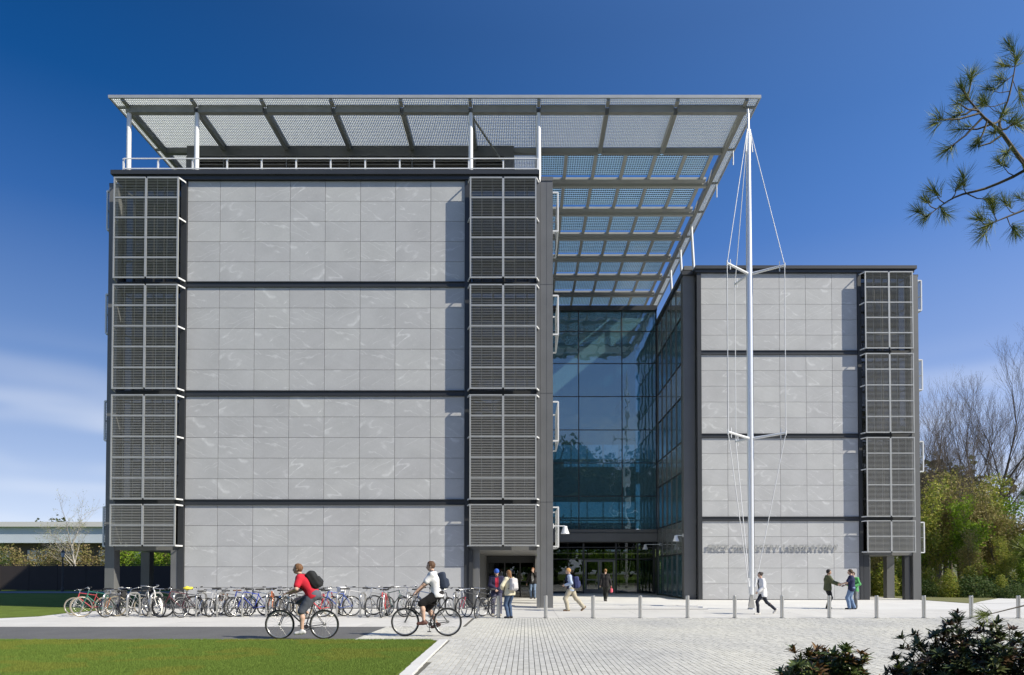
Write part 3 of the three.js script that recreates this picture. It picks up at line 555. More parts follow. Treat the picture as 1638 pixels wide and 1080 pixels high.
// ------------------------------------------------------------------ bicycles
const BK = {};
{
  const tor = (R, r, a, b) => new THREE.TorusGeometry(R, r, a, b);
  BK.tyre = tor(0.325, 0.021, 8, 40); BK.rim = tor(0.302, 0.011, 6, 40);
  const sp = []; for (let i = 0; i < 18; i++) { const a = i / 18 * Math.PI * 2; sp.push(rod([0.02 * Math.cos(a + 0.8), 0.02 * Math.sin(a + 0.8), (i % 2 - 0.5) * 0.05], [0.298 * Math.cos(a), 0.298 * Math.sin(a), 0], 0.0022, 0.0022, 3, false)); }
  BK.spokes = merge(sp); BK.hub = merge([new THREE.CylinderGeometry(0.02, 0.02, 0.09, 10).rotateX(Math.PI / 2), new THREE.CylinderGeometry(0.006, 0.006, 0.13, 6).rotateX(Math.PI / 2)]);
  // local frame: forward +x, rear axle (-0.5, .346), front axle (.53, .346)
  const ra = [-0.5, 0.346, 0], fa = [0.53, 0.346, 0], bb = [-0.07, 0.29, 0], st = [-0.23, 0.80, 0], ht = [0.33, 0.86, 0], hb = [0.375, 0.70, 0];
  const stays = [-1, 1].flatMap(s => [rod([ra[0], ra[1], s * 0.06], [bb[0], bb[1], s * 0.03], 0.009, 0.01, 6), rod([ra[0], ra[1], s * 0.06], [st[0] + 0.02, st[1] - 0.06, s * 0.02], 0.008, 0.009, 6)]);
  BK.diamond = merge([rod(bb, st, 0.015, 0.015, 8), rod([st[0] + 0.01, st[1] - 0.04, 0], ht, 0.015, 0.015, 8), rod(bb, hb, 0.018, 0.018, 8), rod(hb, ht, 0.02, 0.02, 8), new THREE.CylinderGeometry(0.024, 0.024, 0.075, 10).rotateX(Math.PI / 2).translate(...bb), ...stays]);
  BK.step = merge([rod(bb, st, 0.016, 0.016, 8), tube([hb, [0.2, 0.47, 0], [0.05, 0.34, 0], bb], 0.019, 12, 7), tube([[0.345, 0.8, 0], [0.18, 0.56, 0], [-0.02, 0.44, 0], [-0.11, 0.42, 0]], 0.016, 12, 7), rod(hb, [0.32, 0.9, 0], 0.02, 0.02, 8), new THREE.CylinderGeometry(0.024, 0.024, 0.075, 10).rotateX(Math.PI / 2).translate(...bb), ...stays]);
  BK.fork = merge([-1, 1].map(s => tube([[fa[0], fa[1], s * 0.06], [0.44, 0.56, s * 0.055], [0.385, 0.68, s * 0.045]], 0.011, 8, 6)).concat([new THREE.BoxGeometry(0.03, 0.03, 0.11).translate(0.383, 0.685, 0)]));
  const stem = rod([0.335, 0.85, 0], [0.312, 0.95, 0], 0.013, 0.013, 8);
  BK.flatBar = merge([stem, rod([0.312, 0.95, 0], [0.37, 0.985, 0], 0.014, 0.014, 8), tube([[0.30, 1.0, -0.3], [0.36, 0.985, -0.1], [0.37, 0.985, 0], [0.36, 0.985, 0.1], [0.30, 1.0, 0.3]], 0.012, 14, 6), rod([0.33, 0.985, 0.2], [0.41, 0.95, 0.27], 0.006, 0.006, 5), rod([0.33, 0.985, -0.2], [0.41, 0.95, -0.27], 0.006, 0.006, 5)]);
  BK.dropBar = merge([stem, rod([0.312, 0.95, 0], [0.39, 0.955, 0], 0.014, 0.014, 8), ...[-1, 1].map(s => tube([[0.39, 0.955, 0], [0.39, 0.955, s * 0.17], [0.44, 0.95, s * 0.2], [0.48, 0.91, s * 0.2], [0.45, 0.84, s * 0.2], [0.37, 0.83, s * 0.2]], 0.012, 18, 6))]);
  BK.sweptBar = merge([rod([0.335, 0.85, 0], [0.295, 1.0, 0], 0.013, 0.013, 8), ...[-1, 1].map(s => tube([[0.295, 1.0, 0], [0.31, 1.02, s * 0.12], [0.22, 1.06, s * 0.27], [0.07, 1.06, s * 0.29]], 0.012, 14, 6))]);
  const gr = [-1, 1].map(s => rod([0.335, 0.993, s * 0.19], [0.298, 1.002, s * 0.31], 0.017, 0.017, 8)); BK.grips = merge(gr);
  const ss = new THREE.Shape(); ss.moveTo(0.15, 0.018); ss.quadraticCurveTo(0.06, 0.025, -0.03, 0.06); ss.quadraticCurveTo(-0.11, 0.09, -0.13, 0.06); ss.quadraticCurveTo(-0.14, 0, -0.13, -0.06); ss.quadraticCurveTo(-0.11, -0.09, -0.03, -0.06); ss.quadraticCurveTo(0.06, -0.025, 0.15, -0.018); ss.closePath();
  BK.saddle = new THREE.ExtrudeGeometry(ss, { depth: 0.025, bevelEnabled: true, bevelSize: 0.012, bevelThickness: 0.015, bevelSegments: 3, curveSegments: 6 }).rotateX(-Math.PI / 2);
  BK.seatPost = rod([st[0] + 0.01, st[1] - 0.03, 0], [-0.262, 0.92, 0], 0.0125, 0.0125, 8);
  BK.crank = merge([new THREE.TorusGeometry(0.085, 0.007, 5, 24).translate(0, 0, 0.045), new THREE.CylinderGeometry(0.05, 0.05, 0.006, 16).rotateX(Math.PI / 2).translate(0, 0, 0.045), rod([0, 0, 0.06], [0.1, -0.135, 0.075], 0.011, 0.009, 6), rod([0, 0, -0.06], [-0.1, 0.135, -0.075], 0.011, 0.009, 6)]);
  BK.pedal = new RoundedBoxGeometry(0.09, 0.022, 0.085, 1, 0.006);
  BK.chain = merge([rod([-0.5, 0.375, 0.045], [-0.07, 0.375, 0.045], 0.004, 0.004, 4), rod([-0.5, 0.312, 0.045], [-0.07, 0.205, 0.045], 0.004, 0.004, 4), new THREE.CylinderGeometry(0.035, 0.035, 0.02, 12).rotateX(Math.PI / 2).translate(-0.5, 0.346, 0.045)]);
  const arc = (R, a0, a1, w, cx, cy) => { const g = new THREE.CylinderGeometry(R, R, w, 20, 1, true, a0, a1 - a0); g.rotateX(Math.PI / 2); g.translate(cx, cy, 0); return g; };
  BK.guards = merge([arc(0.362, -0.2, 2.3, 0.05, -0.5, 0.346), arc(0.362, 0.9, 2.6, 0.05, 0.53, 0.346)]);
  BK.carrier = merge([-1, 1].flatMap(s => [rod([-0.66, 0.76, s * 0.06], [-0.28, 0.76, s * 0.05], 0.006, 0.006, 5), rod([-0.5, 0.36, s * 0.07], [-0.58, 0.76, s * 0.06], 0.005, 0.005, 5)]).concat([0, 1, 2].map(i => rod([-0.62 + i * 0.13, 0.76, -0.06], [-0.62 + i * 0.13, 0.76, 0.06], 0.005, 0.005, 5))));
  const bk = []; for (const y of [0.72, 0.82, 0.93]) for (const [a, b] of [[[0.45, -0.15], [0.68, -0.15]], [[0.68, -0.15], [0.68, 0.15]], [[0.68, 0.15], [0.45, 0.15]], [[0.45, 0.15], [0.45, -0.15]]]) bk.push(rod([a[0], y, a[1]], [b[0], y, b[1]], 0.005, 0.005, 4));
  for (let i = 0; i < 6; i++) for (const z of [-0.15, 0.15]) bk.push(rod([0.45 + i * 0.046, 0.72, z], [0.45 + i * 0.046, 0.93, z], 0.004, 0.004, 4)); for (let i = 0; i < 7; i++) for (const x of [0.45, 0.68]) bk.push(rod([x, 0.72, -0.15 + i * 0.05], [x, 0.93, -0.15 + i * 0.05], 0.004, 0.004, 4)); for (let i = 0; i < 6; i++) bk.push(rod([0.45, 0.72, -0.14 + i * 0.056], [0.68, 0.72, -0.14 + i * 0.056], 0.004, 0.004, 4));
  BK.basket = merge(bk);
  BK.bag = new RoundedBoxGeometry(0.3, 0.28, 0.12, 3, 0.03);
  BK.cover = (() => { const g = new THREE.SphereGeometry(0.17, 18, 12); g.scale(1, 0.36, 0.7); const p = g.attributes.position; for (let i = 0; i < p.count; i++) p.setY(i, p.getY(i) * (1 + 0.35 * Math.sin(p.getX(i) * 31) * Math.cos(p.getZ(i) * 27))); g.computeVertexNormals(); return g; })();
}
const rubber = mat([0.018, 0.018, 0.018], 0.85), rubberTan = mat([0.30, 0.26, 0.19], 0.85), alloy = phys([0.62, 0.62, 0.62], 0.28, { metalness: 0.85 }), alloyDark = phys([0.08, 0.08, 0.085], 0.35, { metalness: 0.6 }), saddleMat = mat([0.02, 0.02, 0.021], 0.55), gripMat = mat([0.025, 0.025, 0.025], 0.8);
const paints = {}; const paint = (c) => paints[c] ||= phys(c.split(',').map(Number), 0.3, { clearcoat: 0.8, clearcoatRoughness: 0.1 });
function bicycle(label, x, z, turn, o = {}) {
  const t = thing('bicycle', label, 'bicycle', [x, o.y ?? 0.007, z], turn, o.group === undefined ? 'bicycles parked at the racks' : o.group || undefined), fm = paint(o.color || '0.03,0.03,0.03');
  t.rotation.order = 'YXZ'; t.rotation.x = o.tilt || 0;
  mesh('frame', o.step ? BK.step : BK.diamond, fm, t);
  const steer = o.steer || 0, pv = new THREE.Vector3(0.375, 0, 0);
  const turnAt = m => { if (!steer) return m; m.geometry = m.geometry; m.position.x += pv.x * (1 - Math.cos(steer)); m.position.z += pv.x * Math.sin(steer); m.rotation.y = steer; return m; };
  turnAt(mesh('fork', BK.fork, o.forkColor ? paint(o.forkColor) : fm, t));
  for (const [n, wx] of [['wheel', -0.5], ['wheel', 0.53]]) {
    const w = mesh(n, BK.tyre, o.tan ? rubberTan : rubber, t, [wx, 0.346, 0]); mesh('rim', BK.rim, o.darkRim ? alloyDark : alloy, w); stuff(mesh('spokes', BK.spokes, alloy, w)); mesh('hub', BK.hub, alloy, w);
    if (wx > 0 && steer) { const dx = wx - pv.x; w.position.set(pv.x + dx * Math.cos(steer), 0.346, -dx * Math.sin(steer)); w.rotation.y = steer; }
  }
  const hb = mesh('handlebar', o.bar === 'drop' ? BK.dropBar : o.bar === 'swept' ? BK.sweptBar : BK.flatBar, o.bar === 'drop' ? alloyDark : alloy, t);
  if (!o.bar) mesh('grips', BK.grips, gripMat, hb); turnAt(hb);
  mesh('saddle', BK.saddle, o.saddle ? mat(o.saddle, 0.6) : saddleMat, t, [-0.262, 0.925, 0]); mesh('seat_post', BK.seatPost, alloy, t);
  const ck = mesh('crankset', BK.crank, alloyDark, t, [-0.07, 0.29, 0]); ck.rotation.z = o.crank ?? 0.4;
  const pc = Math.cos(ck.rotation.z), ps = Math.sin(ck.rotation.z);
  for (const s of [1, -1]) mesh('pedal', BK.pedal, alloyDark, t, [-0.07 + s * (0.1 * pc + 0.135 * ps), 0.29 + s * (0.1 * ps - 0.135 * pc), s * 0.12]);
  mesh('chain', BK.chain, alloyDark, t);
  if (o.guards) mesh('mudguards', BK.guards, o.guards === 2 ? alloy : fm, t);
  if (o.carrier) mesh('carrier', BK.carrier, o.carrier === 2 ? alloy : alloyDark, t);
  if (o.basket) turnAt(mesh('basket', BK.basket, o.basket === 2 ? alloy : alloyDark, t));
  if (o.pannier) { mesh('pannier', BK.bag, mat(o.pannier, 0.8), t, [-0.5, 0.62, 0.13]); }
  if (o.frontBag) turnAt(mesh('front_bag', BK.bag, mat(o.frontBag, 0.7), t, [0.56, 0.84, 0])).scale.set(0.8, 1.0, 2.2);
  if (o.cover) mesh('saddle_cover', BK.cover, mat([0.72, 0.62, 0.05], 0.55), t, [-0.262, 0.955, 0]);
  return t;
}
// heading: the way the front wheel points, in degrees from +x, anticlockwise seen from above (so 250 is towards the camera)
const D2R = Math.PI / 180;
const parked = [
  ['red and silver bicycle at the far end of the row, beyond the green one', -16.05, 5.0, 215, { color: '0.45,0.03,0.04', forkColor: '0.6,0.6,0.6', tan: 1 }],
  ['green bicycle with pale tyres beside the corner pier', -15.55, 5.5, 198, { color: '0.02,0.16,0.11', tan: 1, carrier: 2, guards: 2 }],
  ['dark bicycle seen end on beside the corner pier, orange front wheel guard', -14.62, 5.2, 266, { color: '0.03,0.03,0.035', guards: 1, forkColor: '0.35,0.12,0.02' }],
  ['silver bicycle with tall handlebar post under the left screen bay', -14.05, 5.2, 206, { color: '0.5,0.5,0.5', bar: 'swept', tan: 1 }],
  ['grey bicycle with a black front bag under the left screen bay', -13.35, 4.6, 228, { color: '0.2,0.2,0.21', frontBag: [0.02, 0.02, 0.02], bar: 'swept' }],
  ['cream step-through bicycle with high handlebars under the left screen bay', -13.1, 5.3, 318, { color: '0.7,0.68,0.62', step: 1, bar: 'swept', guards: 1 }],
  ['black bicycle leaning towards the yellow saddle cover', -12.35, 4.8, 240, { color: '0.02,0.02,0.02' }],
  ['maroon bicycle with a yellow saddle cover', -12.0, 5.4, 232, { color: '0.09,0.012,0.02', cover: 1, darkRim: 1 }],
  ['black bicycle beside the rack post next to the yellow saddle cover', -11.5, 5.2, 236, { color: '0.025,0.025,0.03', bar: 'drop' }],
  ['white and black bicycle with a brown saddle bag', -11.1, 4.9, 212, { color: '0.6,0.6,0.6', pannier: [0.22, 0.09, 0.03], carrier: 1 }],
  ['silver bicycle with upright handlebar standing alone by a rack post', -10.45, 5.2, 244, { color: '0.45,0.45,0.46', guards: 2 }],
  ['grey bicycle with brown saddle between the silver and the blue one', -9.95, 4.8, 226, { color: '0.13,0.13,0.135', saddle: [0.12, 0.05, 0.02] }],
  ['white fork bicycle in front of the bright blue one', -9.6, 5.3, 255, { color: '0.03,0.05,0.3', forkColor: '0.72,0.72,0.7' }],
  ['bright blue bicycle with grey rims', -9.2, 4.9, 230, { color: '0.02,0.05,0.42' }],
  ['dark blue bicycle with drop handlebar beside the bright blue one', -8.7, 5.2, 218, { color: '0.015,0.06,0.14', bar: 'drop' }],
  ['orange bicycle behind the dark blue drop bar one', -8.25, 5.2, 284, { color: '0.5,0.12,0.02' }],
  ['black bicycle with drop handlebar close by the orange one', -7.95, 4.7, 300, { color: '0.02,0.02,0.02', bar: 'drop', tan: 1 }],
  ['silver bicycle with blue fork behind the rider in red', -7.4, 5.1, 236, { color: '0.5,0.5,0.52', forkColor: '0.03,0.15,0.45' }],
  ['black bicycle with a disc of dark spokes behind the rider in red', -6.85, 4.9, 206, { color: '0.02,0.02,0.025', darkRim: 1 }],
  ['bright red bicycle with red fork', -5.95, 5.3, 222, { color: '0.55,0.015,0.03', tan: 1 }],
  ['red bicycle with black saddle next to the bright red one', -5.65, 4.8, 318, { color: '0.4,0.02,0.02' }],
  ['blue and black bicycle by a rack post next to the red pair', -5.05, 5.2, 216, { color: '0.03,0.08,0.36' }],
  ['silver road bicycle with a white front basket bag', -4.3, 5.2, 205, { color: '0.55,0.55,0.56', frontBag: [0.75, 0.75, 0.74] }],
  ['grey bicycle with white handlebar, first of three bunched together', -3.72, 5.5, 238, { color: '0.28,0.28,0.29', bar: 'swept' }],
  ['red and white bicycle in the middle of three bunched together', -3.35, 5.3, 268, { color: '0.6,0.06,0.06', forkColor: '0.75,0.75,0.75' }],
  ['dark green bicycle, last of three bunched together', -3.0, 4.9, 322, { color: '0.01,0.07,0.05' }],
  ['grey bicycle with a wire front basket behind the rider in white', -2.05, 5.2, 252, { color: '0.3,0.3,0.3', basket: 2, bar: 'swept' }],
  ['blue bicycle with white bell and black tyres beyond the rider in white', -1.55, 4.9, 226, { color: '0.05,0.08,0.16', carrier: 1 }],
  ['black mountain bicycle near the end of the stone wall', -0.95, 5.0, 310, { color: '0.03,0.03,0.03', darkRim: 1 }],
  ['silver bicycle with black tyres beside the dark frame at the wall end', -0.1, 5.3, 292, { color: '0.42,0.42,0.43' }],
  ['red fork bicycle with black tyres near the man in the blue hat', 0.0, 0, 0, { color: '0.05,0.05,0.05', forkColor: '0.5,0.03,0.06' }],
  ['black bicycle beside the man in the blue hat', 0, 0, 0, { color: '0.025,0.025,0.028' }],
];
// positions measured along the row: x as seen at the rack line
const rowX = [144, 160, 187, 207, 224, 243, 268, 288, 312, 334, 353, 370, 386, 404, 420, 436, 449, 462, 480, 509, 524, 541, 575, 604, 616, 630, 660, 682, 708, 738, 755, 775];
parked.forEach(([label, , z, head, o], i) => {
  const zz = z ? z + ((i * 37) % 11 - 5) * 0.09 : (i === 30 ? 5.7 : 6.0), hd = z ? head : (i === 30 ? 228 : 236), x = (rowX[i] - 842) * (30.67 - zz) / 1150;
  const r = rng(i * 7 + 3); bicycle(label, x, zz, hd * D2R, { tilt: (r() - 0.5) * 0.16, steer: (r() - 0.5) * 0.9, crank: r() * 6, ...o }).scale.setScalar(0.93 + r() * 0.13);
});
// inverted U racks, seen end on
{
  const t0 = thing('bike_rack', 'steel bicycle rack hoop among the parked bicycles', 'bicycle rack', [0, 0, 5.2], 0, 'bicycle rack hoops');
  mesh('hoop', [tube([[0, 0, -0.4], [0, 0.5, -0.4], [0, 0.74, -0.36], [0, 0.82, -0.22], [0, 0.83, 0], [0, 0.82, 0.22], [0, 0.74, 0.36], [0, 0.5, 0.4], [0, 0, 0.4]], 0.035, 40, 10)], M.stainless, t0);
  for (const s of [-1, 1]) mesh('foot_plate', new THREE.CylinderGeometry(0.07, 0.07, 0.012, 16).translate(0, 0.012, s * 0.4), M.steelMid, t0);
  const xs = [172, 210, 247, 283, 319, 352, 392, 430, 467, 504, 541.8, 578.9, 616, 653, 690, 727, 763.6];
  xs.forEach((p, i) => { const o = i ? t0.clone() : t0; if (i) { o.name = numbered('bike_rack'); scene.add(o); } o.position.x = (p - 842) * 25.3 / 1150; });
}

// ------------------------------------------------------------------ people
function field(fn, mn, mx, h) {                               // surface nets of a distance function
  const n = [0, 1, 2].map(i => Math.max(2, Math.ceil((mx[i] - mn[i]) / h) + 1)), N = n[0] * n[1] * n[2], v = new Float32Array(N), id = (i, j, k) => i + n[0] * (j + n[1] * k);
  for (let k = 0; k < n[2]; k++) for (let j = 0; j < n[1]; j++) for (let i = 0; i < n[0]; i++) v[id(i, j, k)] = fn(mn[0] + i * h, mn[1] + j * h, mn[2] + k * h);
  const vid = new Int32Array(N).fill(-1), P = [], I = [];
  const E = [[0, 1], [2, 3], [4, 5], [6, 7], [0, 2], [1, 3], [4, 6], [5, 7], [0, 4], [1, 5], [2, 6], [3, 7]];
  for (let k = 0; k < n[2] - 1; k++) for (let j = 0; j < n[1] - 1; j++) for (let i = 0; i < n[0] - 1; i++) {
    const c = [], o = []; let neg = 0;
    for (let q = 0; q < 8; q++) { const a = q & 1, b = (q >> 1) & 1, d = q >> 2, w = v[id(i + a, j + b, k + d)]; c.push(w); o.push([a, b, d]); if (w < 0) neg++; }
    if (neg === 0 || neg === 8) continue;
    let x = 0, y = 0, z = 0, m = 0;
    for (const [a, b] of E) if ((c[a] < 0) !== (c[b] < 0)) { const t = c[a] / (c[a] - c[b]); x += o[a][0] + t * (o[b][0] - o[a][0]); y += o[a][1] + t * (o[b][1] - o[a][1]); z += o[a][2] + t * (o[b][2] - o[a][2]); m++; }
    vid[id(i, j, k)] = P.length / 3; P.push(mn[0] + (i + x / m) * h, mn[1] + (j + y / m) * h, mn[2] + (k + z / m) * h);
  }
  const quad = (a, b, c, d, f) => { if (a < 0 || b < 0 || c < 0 || d < 0) return; if (f) I.push(a, b, c, a, c, d); else I.push(a, c, b, a, d, c); };
  for (let k = 1; k < n[2] - 1; k++) for (let j = 1; j < n[1] - 1; j++) for (let i = 1; i < n[0] - 1; i++) {
    const s = v[id(i, j, k)] < 0;
    if (s !== (v[id(i + 1, j, k)] < 0)) quad(vid[id(i, j - 1, k - 1)], vid[id(i, j, k - 1)], vid[id(i, j, k)], vid[id(i, j - 1, k)], s);
    if (s !== (v[id(i, j + 1, k)] < 0)) quad(vid[id(i - 1, j, k - 1)], vid[id(i - 1, j, k)], vid[id(i, j, k)], vid[id(i, j, k - 1)], s);
    if (s !== (v[id(i, j, k + 1)] < 0)) quad(vid[id(i - 1, j - 1, k)], vid[id(i, j - 1, k)], vid[id(i, j, k)], vid[id(i - 1, j, k)], s);
  }
  const g = new THREE.BufferGeometry(); g.setAttribute('position', new THREE.Float32BufferAttribute(P, 3)); g.setIndex(I); g.computeVertexNormals(); return g;
}
const smin = (a, b, k) => { const h = Math.max(k - Math.abs(a - b), 0) / k; return Math.min(a, b) - h * h * k * 0.25; };
function capsules(list, k) {                                  // list of [ax,ay,az, bx,by,bz, ra, rb]
  const L = list.map(([a, b, ra, rb]) => { const d = [b[0] - a[0], b[1] - a[1], b[2] - a[2]]; return [a[0], a[1], a[2], d[0], d[1], d[2], Math.max(1e-8, d[0] * d[0] + d[1] * d[1] + d[2] * d[2]), ra, rb - ra]; });
  return (x, y, z) => { let r = 1; for (const c of L) { const px = x - c[0], py = y - c[1], pz = z - c[2]; let t = (px * c[3] + py * c[4] + pz * c[5]) / c[6]; t = t < 0 ? 0 : t > 1 ? 1 : t; const ex = px - t * c[3], ey = py - t * c[4], ez = pz - t * c[5], d = Math.sqrt(ex * ex + ey * ey + ez * ez) - c[7] - t * c[8]; r = r === 1 ? d : smin(r, d, k); } return r; };
}
function bounds(list, pad) { const mn = [9, 9, 9], mx = [-9, -9, -9]; for (const [a, b, ra, rb] of list) for (const [p, r] of [[a, ra], [b, rb]]) for (let i = 0; i < 3; i++) { mn[i] = Math.min(mn[i], p[i] - r - pad); mx[i] = Math.max(mx[i], p[i] + r + pad); } return [mn, mx]; }
const ell = (x, y, z, cx, cy, cz, rx, ry, rz) => { const a = (x - cx) / rx, b = (y - cy) / ry, c = (z - cz) / rz, q = Math.sqrt(a * a + b * b + c * c); return (q - 1) * Math.min(rx, ry, rz); };
const headGeo = field((x, y, z) => {
  let d = ell(x, y, z, 0, 0.015, -0.005, 0.074, 0.098, 0.094);
  d = smin(d, ell(x, y, z, 0, -0.055, 0.03, 0.052, 0.062, 0.06), 0.03);
  d = smin(d, ell(x, y, z, 0, -0.03, 0.096, 0.013, 0.026, 0.018), 0.012);
  d = smin(d, ell(x, y, z, 0, 0.022, 0.082, 0.05, 0.012, 0.012), 0.012);
  for (const s of [-1, 1]) { d = smin(d, ell(x, y, z, s * 0.077, -0.01, -0.008, 0.010, 0.03, 0.018), 0.006); d = Math.max(d, -ell(x, y, z, s * 0.031, 0.002, 0.098, 0.017, 0.011, 0.016)); d = Math.min(d, ell(x, y, z, s * 0.031, 0.001, 0.079, 0.012, 0.012, 0.012)); }
  d = Math.max(d, -ell(x, y, z, 0, -0.066, 0.096, 0.022, 0.0035, 0.012)); return d;
}, [-0.1, -0.13, -0.11], [0.1, 0.125, 0.125], 0.0065);
const handGeo = (() => {                                      // palm down -y, thumb towards +z, palm faces -x; fingers a little curled
  const L = []; L.push([[0, 0.01, 0], [0, -0.07, -0.022], 0.02, 0.013], [[0, 0.0, 0.006], [0, -0.075, 0.0], 0.02, 0.013], [[0, 0.0, 0.008], [0, -0.07, 0.022], 0.02, 0.013]);
  const fg = [[-0.03, 0.058, 0.0078], [-0.011, 0.07, 0.0085], [0.009, 0.076, 0.0088], [0.028, 0.068, 0.0085]];
  for (const [z, len, r] of fg) { let p = [0, -0.074, z], a = 0.18; for (let i = 0; i < 3; i++) { const l = len * [0.45, 0.32, 0.23][i], q = [p[0] - Math.sin(a) * l, p[1] - Math.cos(a) * l, p[2] * 1.02]; L.push([p, q, r * (1 - i * 0.06), r * (0.94 - i * 0.06)]); p = q; a += 0.32; } }
  L.push([[-0.004, -0.015, 0.024], [-0.012, -0.045, 0.046], 0.013, 0.0105], [[-0.012, -0.045, 0.046], [-0.02, -0.078, 0.052], 0.0105, 0.0085]);
  const [mn, mx] = bounds(L, 0.012); return field(capsules(L, 0.006), mn, mx, 0.0048);
})();
function ik(a, t, l1, l2, pole) {
  const A = V(...a), T = V(...t), d = T.clone().sub(A), D = Math.min(d.length(), (l1 + l2) * 0.999), u = d.normalize(), x = (l1 * l1 - l2 * l2 + D * D) / (2 * D), h = Math.sqrt(Math.max(0, l1 * l1 - x * x));
  const p = V(...pole); p.addScaledVector(u, -p.dot(u)).normalize();
  return [A.clone().addScaledVector(u, x).addScaledVector(p, h).toArray(), A.clone().addScaledVector(u, D).toArray()];
}
const skinTones = { light: [0.55, 0.36, 0.27], tan: [0.42, 0.26, 0.18] };
function vcol(g, fn) { const p = g.attributes.position, c = new Float32Array(p.count * 3); for (let i = 0; i < p.count; i++) c.set(fn(p.getX(i), p.getY(i), p.getZ(i)), i * 3); g.setAttribute('color', new THREE.BufferAttribute(c, 3)); return g; }
const clothTex = texture(256, (u, v) => { const n = tfbm(u, v, 6, 201, 4), f = tnoise(u * 120, v * 120, 120, 203), k = 0.72 + 0.35 * n + 0.1 * (f - 0.5); return [k, k, k]; });
const cloth = c => mat(c, 0.92);
// spec in metres for a person 1.75 m tall, facing +z, left side +x
function person(label, pos, turn, s, H = 1.75, group) {
  const t = thing('person', label, 'person', pos, turn, group), k = H / 1.75; t.scale.setScalar(k);
  const py = s.py ?? 0.93, pz = s.pz ?? 0, lean = s.lean ?? 0.04, side = s.side ?? 0, sp = [side, Math.cos(lean), Math.sin(lean)], hip = [0, py, pz];
  const up = (f, x = 0, z = 0) => [hip[0] + sp[0] * f + x, hip[1] + sp[1] * f - Math.sin(lean) * z, hip[2] + sp[2] * f + Math.cos(lean) * z], w = s.female ? 0.155 : 0.178, b = s.female ? 0.92 : 1;
  const neck = up(0.50), hp = s.head || [0, 0], hc = [neck[0] + Math.sin(lean) * 0 + (s.headX || 0), neck[1] + 0.165 - Math.max(0, hp[0]) * 0.03, neck[2] + 0.03 + Math.sin(lean) * 0.07 + Math.max(0, hp[0]) * 0.05];
  const J = { sh: [], el: [], wr: [], hi: [], kn: [], an: [] };
  for (const i of [0, 1]) {
    const x = i ? -1 : 1; J.sh.push(up(0.455, x * w)); J.hi.push([x * 0.088, py - 0.03, pz]);
    const ht = s.hands?.[i] || [x * 0.27, py - 0.10, pz + 0.05], [e, wr] = ik(J.sh[i], ht, 0.285, 0.255, s.elbow?.[i] || [x * 0.5, -0.3, -1]); J.el.push(e); J.wr.push(wr);
    const ft = s.feet?.[i] || [x * 0.1, 0.085, 0], [kn, an] = ik(J.hi[i], ft, 0.435, 0.42, s.knee?.[i] || [x * 0.12, 0, 1]); J.kn.push(kn); J.an.push(an);
  }
  const torso = [], arms = [[], []], fore = [[], []], thigh = [[], []], calf = [[], []], feet = [];
  for (const i of [0, 1]) {
    const x = i ? -1 : 1;
    torso.push([up(-0.03, x * 0.065), up(0.12, x * 0.055), 0.108 * b, 0.097 * b], [up(0.12, x * 0.055), up(0.32, x * 0.078), 0.097 * b, 0.112 * b], [up(0.32, x * 0.078), up(0.43, x * 0.09), 0.112 * b, 0.08 * b], [up(0.44, x * 0.07), J.sh[i], 0.07 * b, 0.058 * b]);
    arms[i].push([J.sh[i], J.el[i], 0.052 * b, 0.042 * b]); fore[i].push([J.el[i], J.wr[i], 0.041 * b, 0.027 * b]);
    thigh[i].push([J.hi[i], J.kn[i], 0.088, 0.058], [[J.hi[i][0] * 0.9, J.hi[i][1] + 0.02, J.hi[i][2] - 0.03], [(J.hi[i][0] + J.kn[i][0]) / 2, (J.hi[i][1] + J.kn[i][1]) / 2, (J.hi[i][2] + J.kn[i][2]) / 2], 0.09, 0.07]);
    const cm = J.kn[i].map((q, a) => q * 0.68 + J.an[i][a] * 0.32); cm[2] -= 0.015; calf[i].push([J.kn[i], cm, 0.055, 0.058], [cm, J.an[i], 0.058, 0.036]);
    const ft = s.toe?.[i] ?? 0, yw = s.toeYaw?.[i] ?? (x * 0.15); const fd = [Math.sin(yw) * Math.cos(ft), Math.sin(ft), Math.cos(yw) * Math.cos(ft)], an = J.an[i];
    feet.push([[an[0] - fd[0] * 0.045, an[1] - fd[1] * 0.045 - 0.045 * Math.cos(ft), an[2] - fd[2] * 0.045 + 0.045 * Math.sin(ft)], [an[0] + fd[0] * 0.14, an[1] + fd[1] * 0.14 - 0.052 * Math.cos(ft), an[2] + fd[2] * 0.14 + 0.05 * Math.sin(ft)], 0.038, 0.03, i]);
  }
  const neckCap = [[neck, [hc[0], hc[1] - 0.07, hc[2] - 0.02], 0.056 * b, 0.052 * b]];
  const all = [...torso, ...arms.flat(), ...fore.flat(), ...thigh.flat(), ...calf.flat(), ...feet.map(f => f.slice(0, 4)), ...neckCap];
  const skin = skinTones[s.skin || 'light'], bb = bounds(all, 0.03), body = [field(capsules(all, 0.035), ...bb, 0.017)];
  // head and hands join the body
  const hg = headGeo.clone(); hg.userData = {}; vcol(hg, (x, y, z) => (Math.abs(Math.abs(x) - 0.031) < 0.008 && Math.abs(y - 0.001) < 0.007 && z > 0.075) ? [0.05, 0.035, 0.03] : (Math.abs(y + 0.066) < 0.009 && Math.abs(x) < 0.024 && z > 0.07) ? [skin[0] * 0.75, skin[1] * 0.5, skin[2] * 0.5] : skin);
  const hm = new THREE.Matrix4().compose(V(...hc), new THREE.Quaternion().setFromEuler(new THREE.Euler(hp[0], hp[1], 0, 'YXZ')), V(b, b, b)); hg.applyMatrix4(hm);
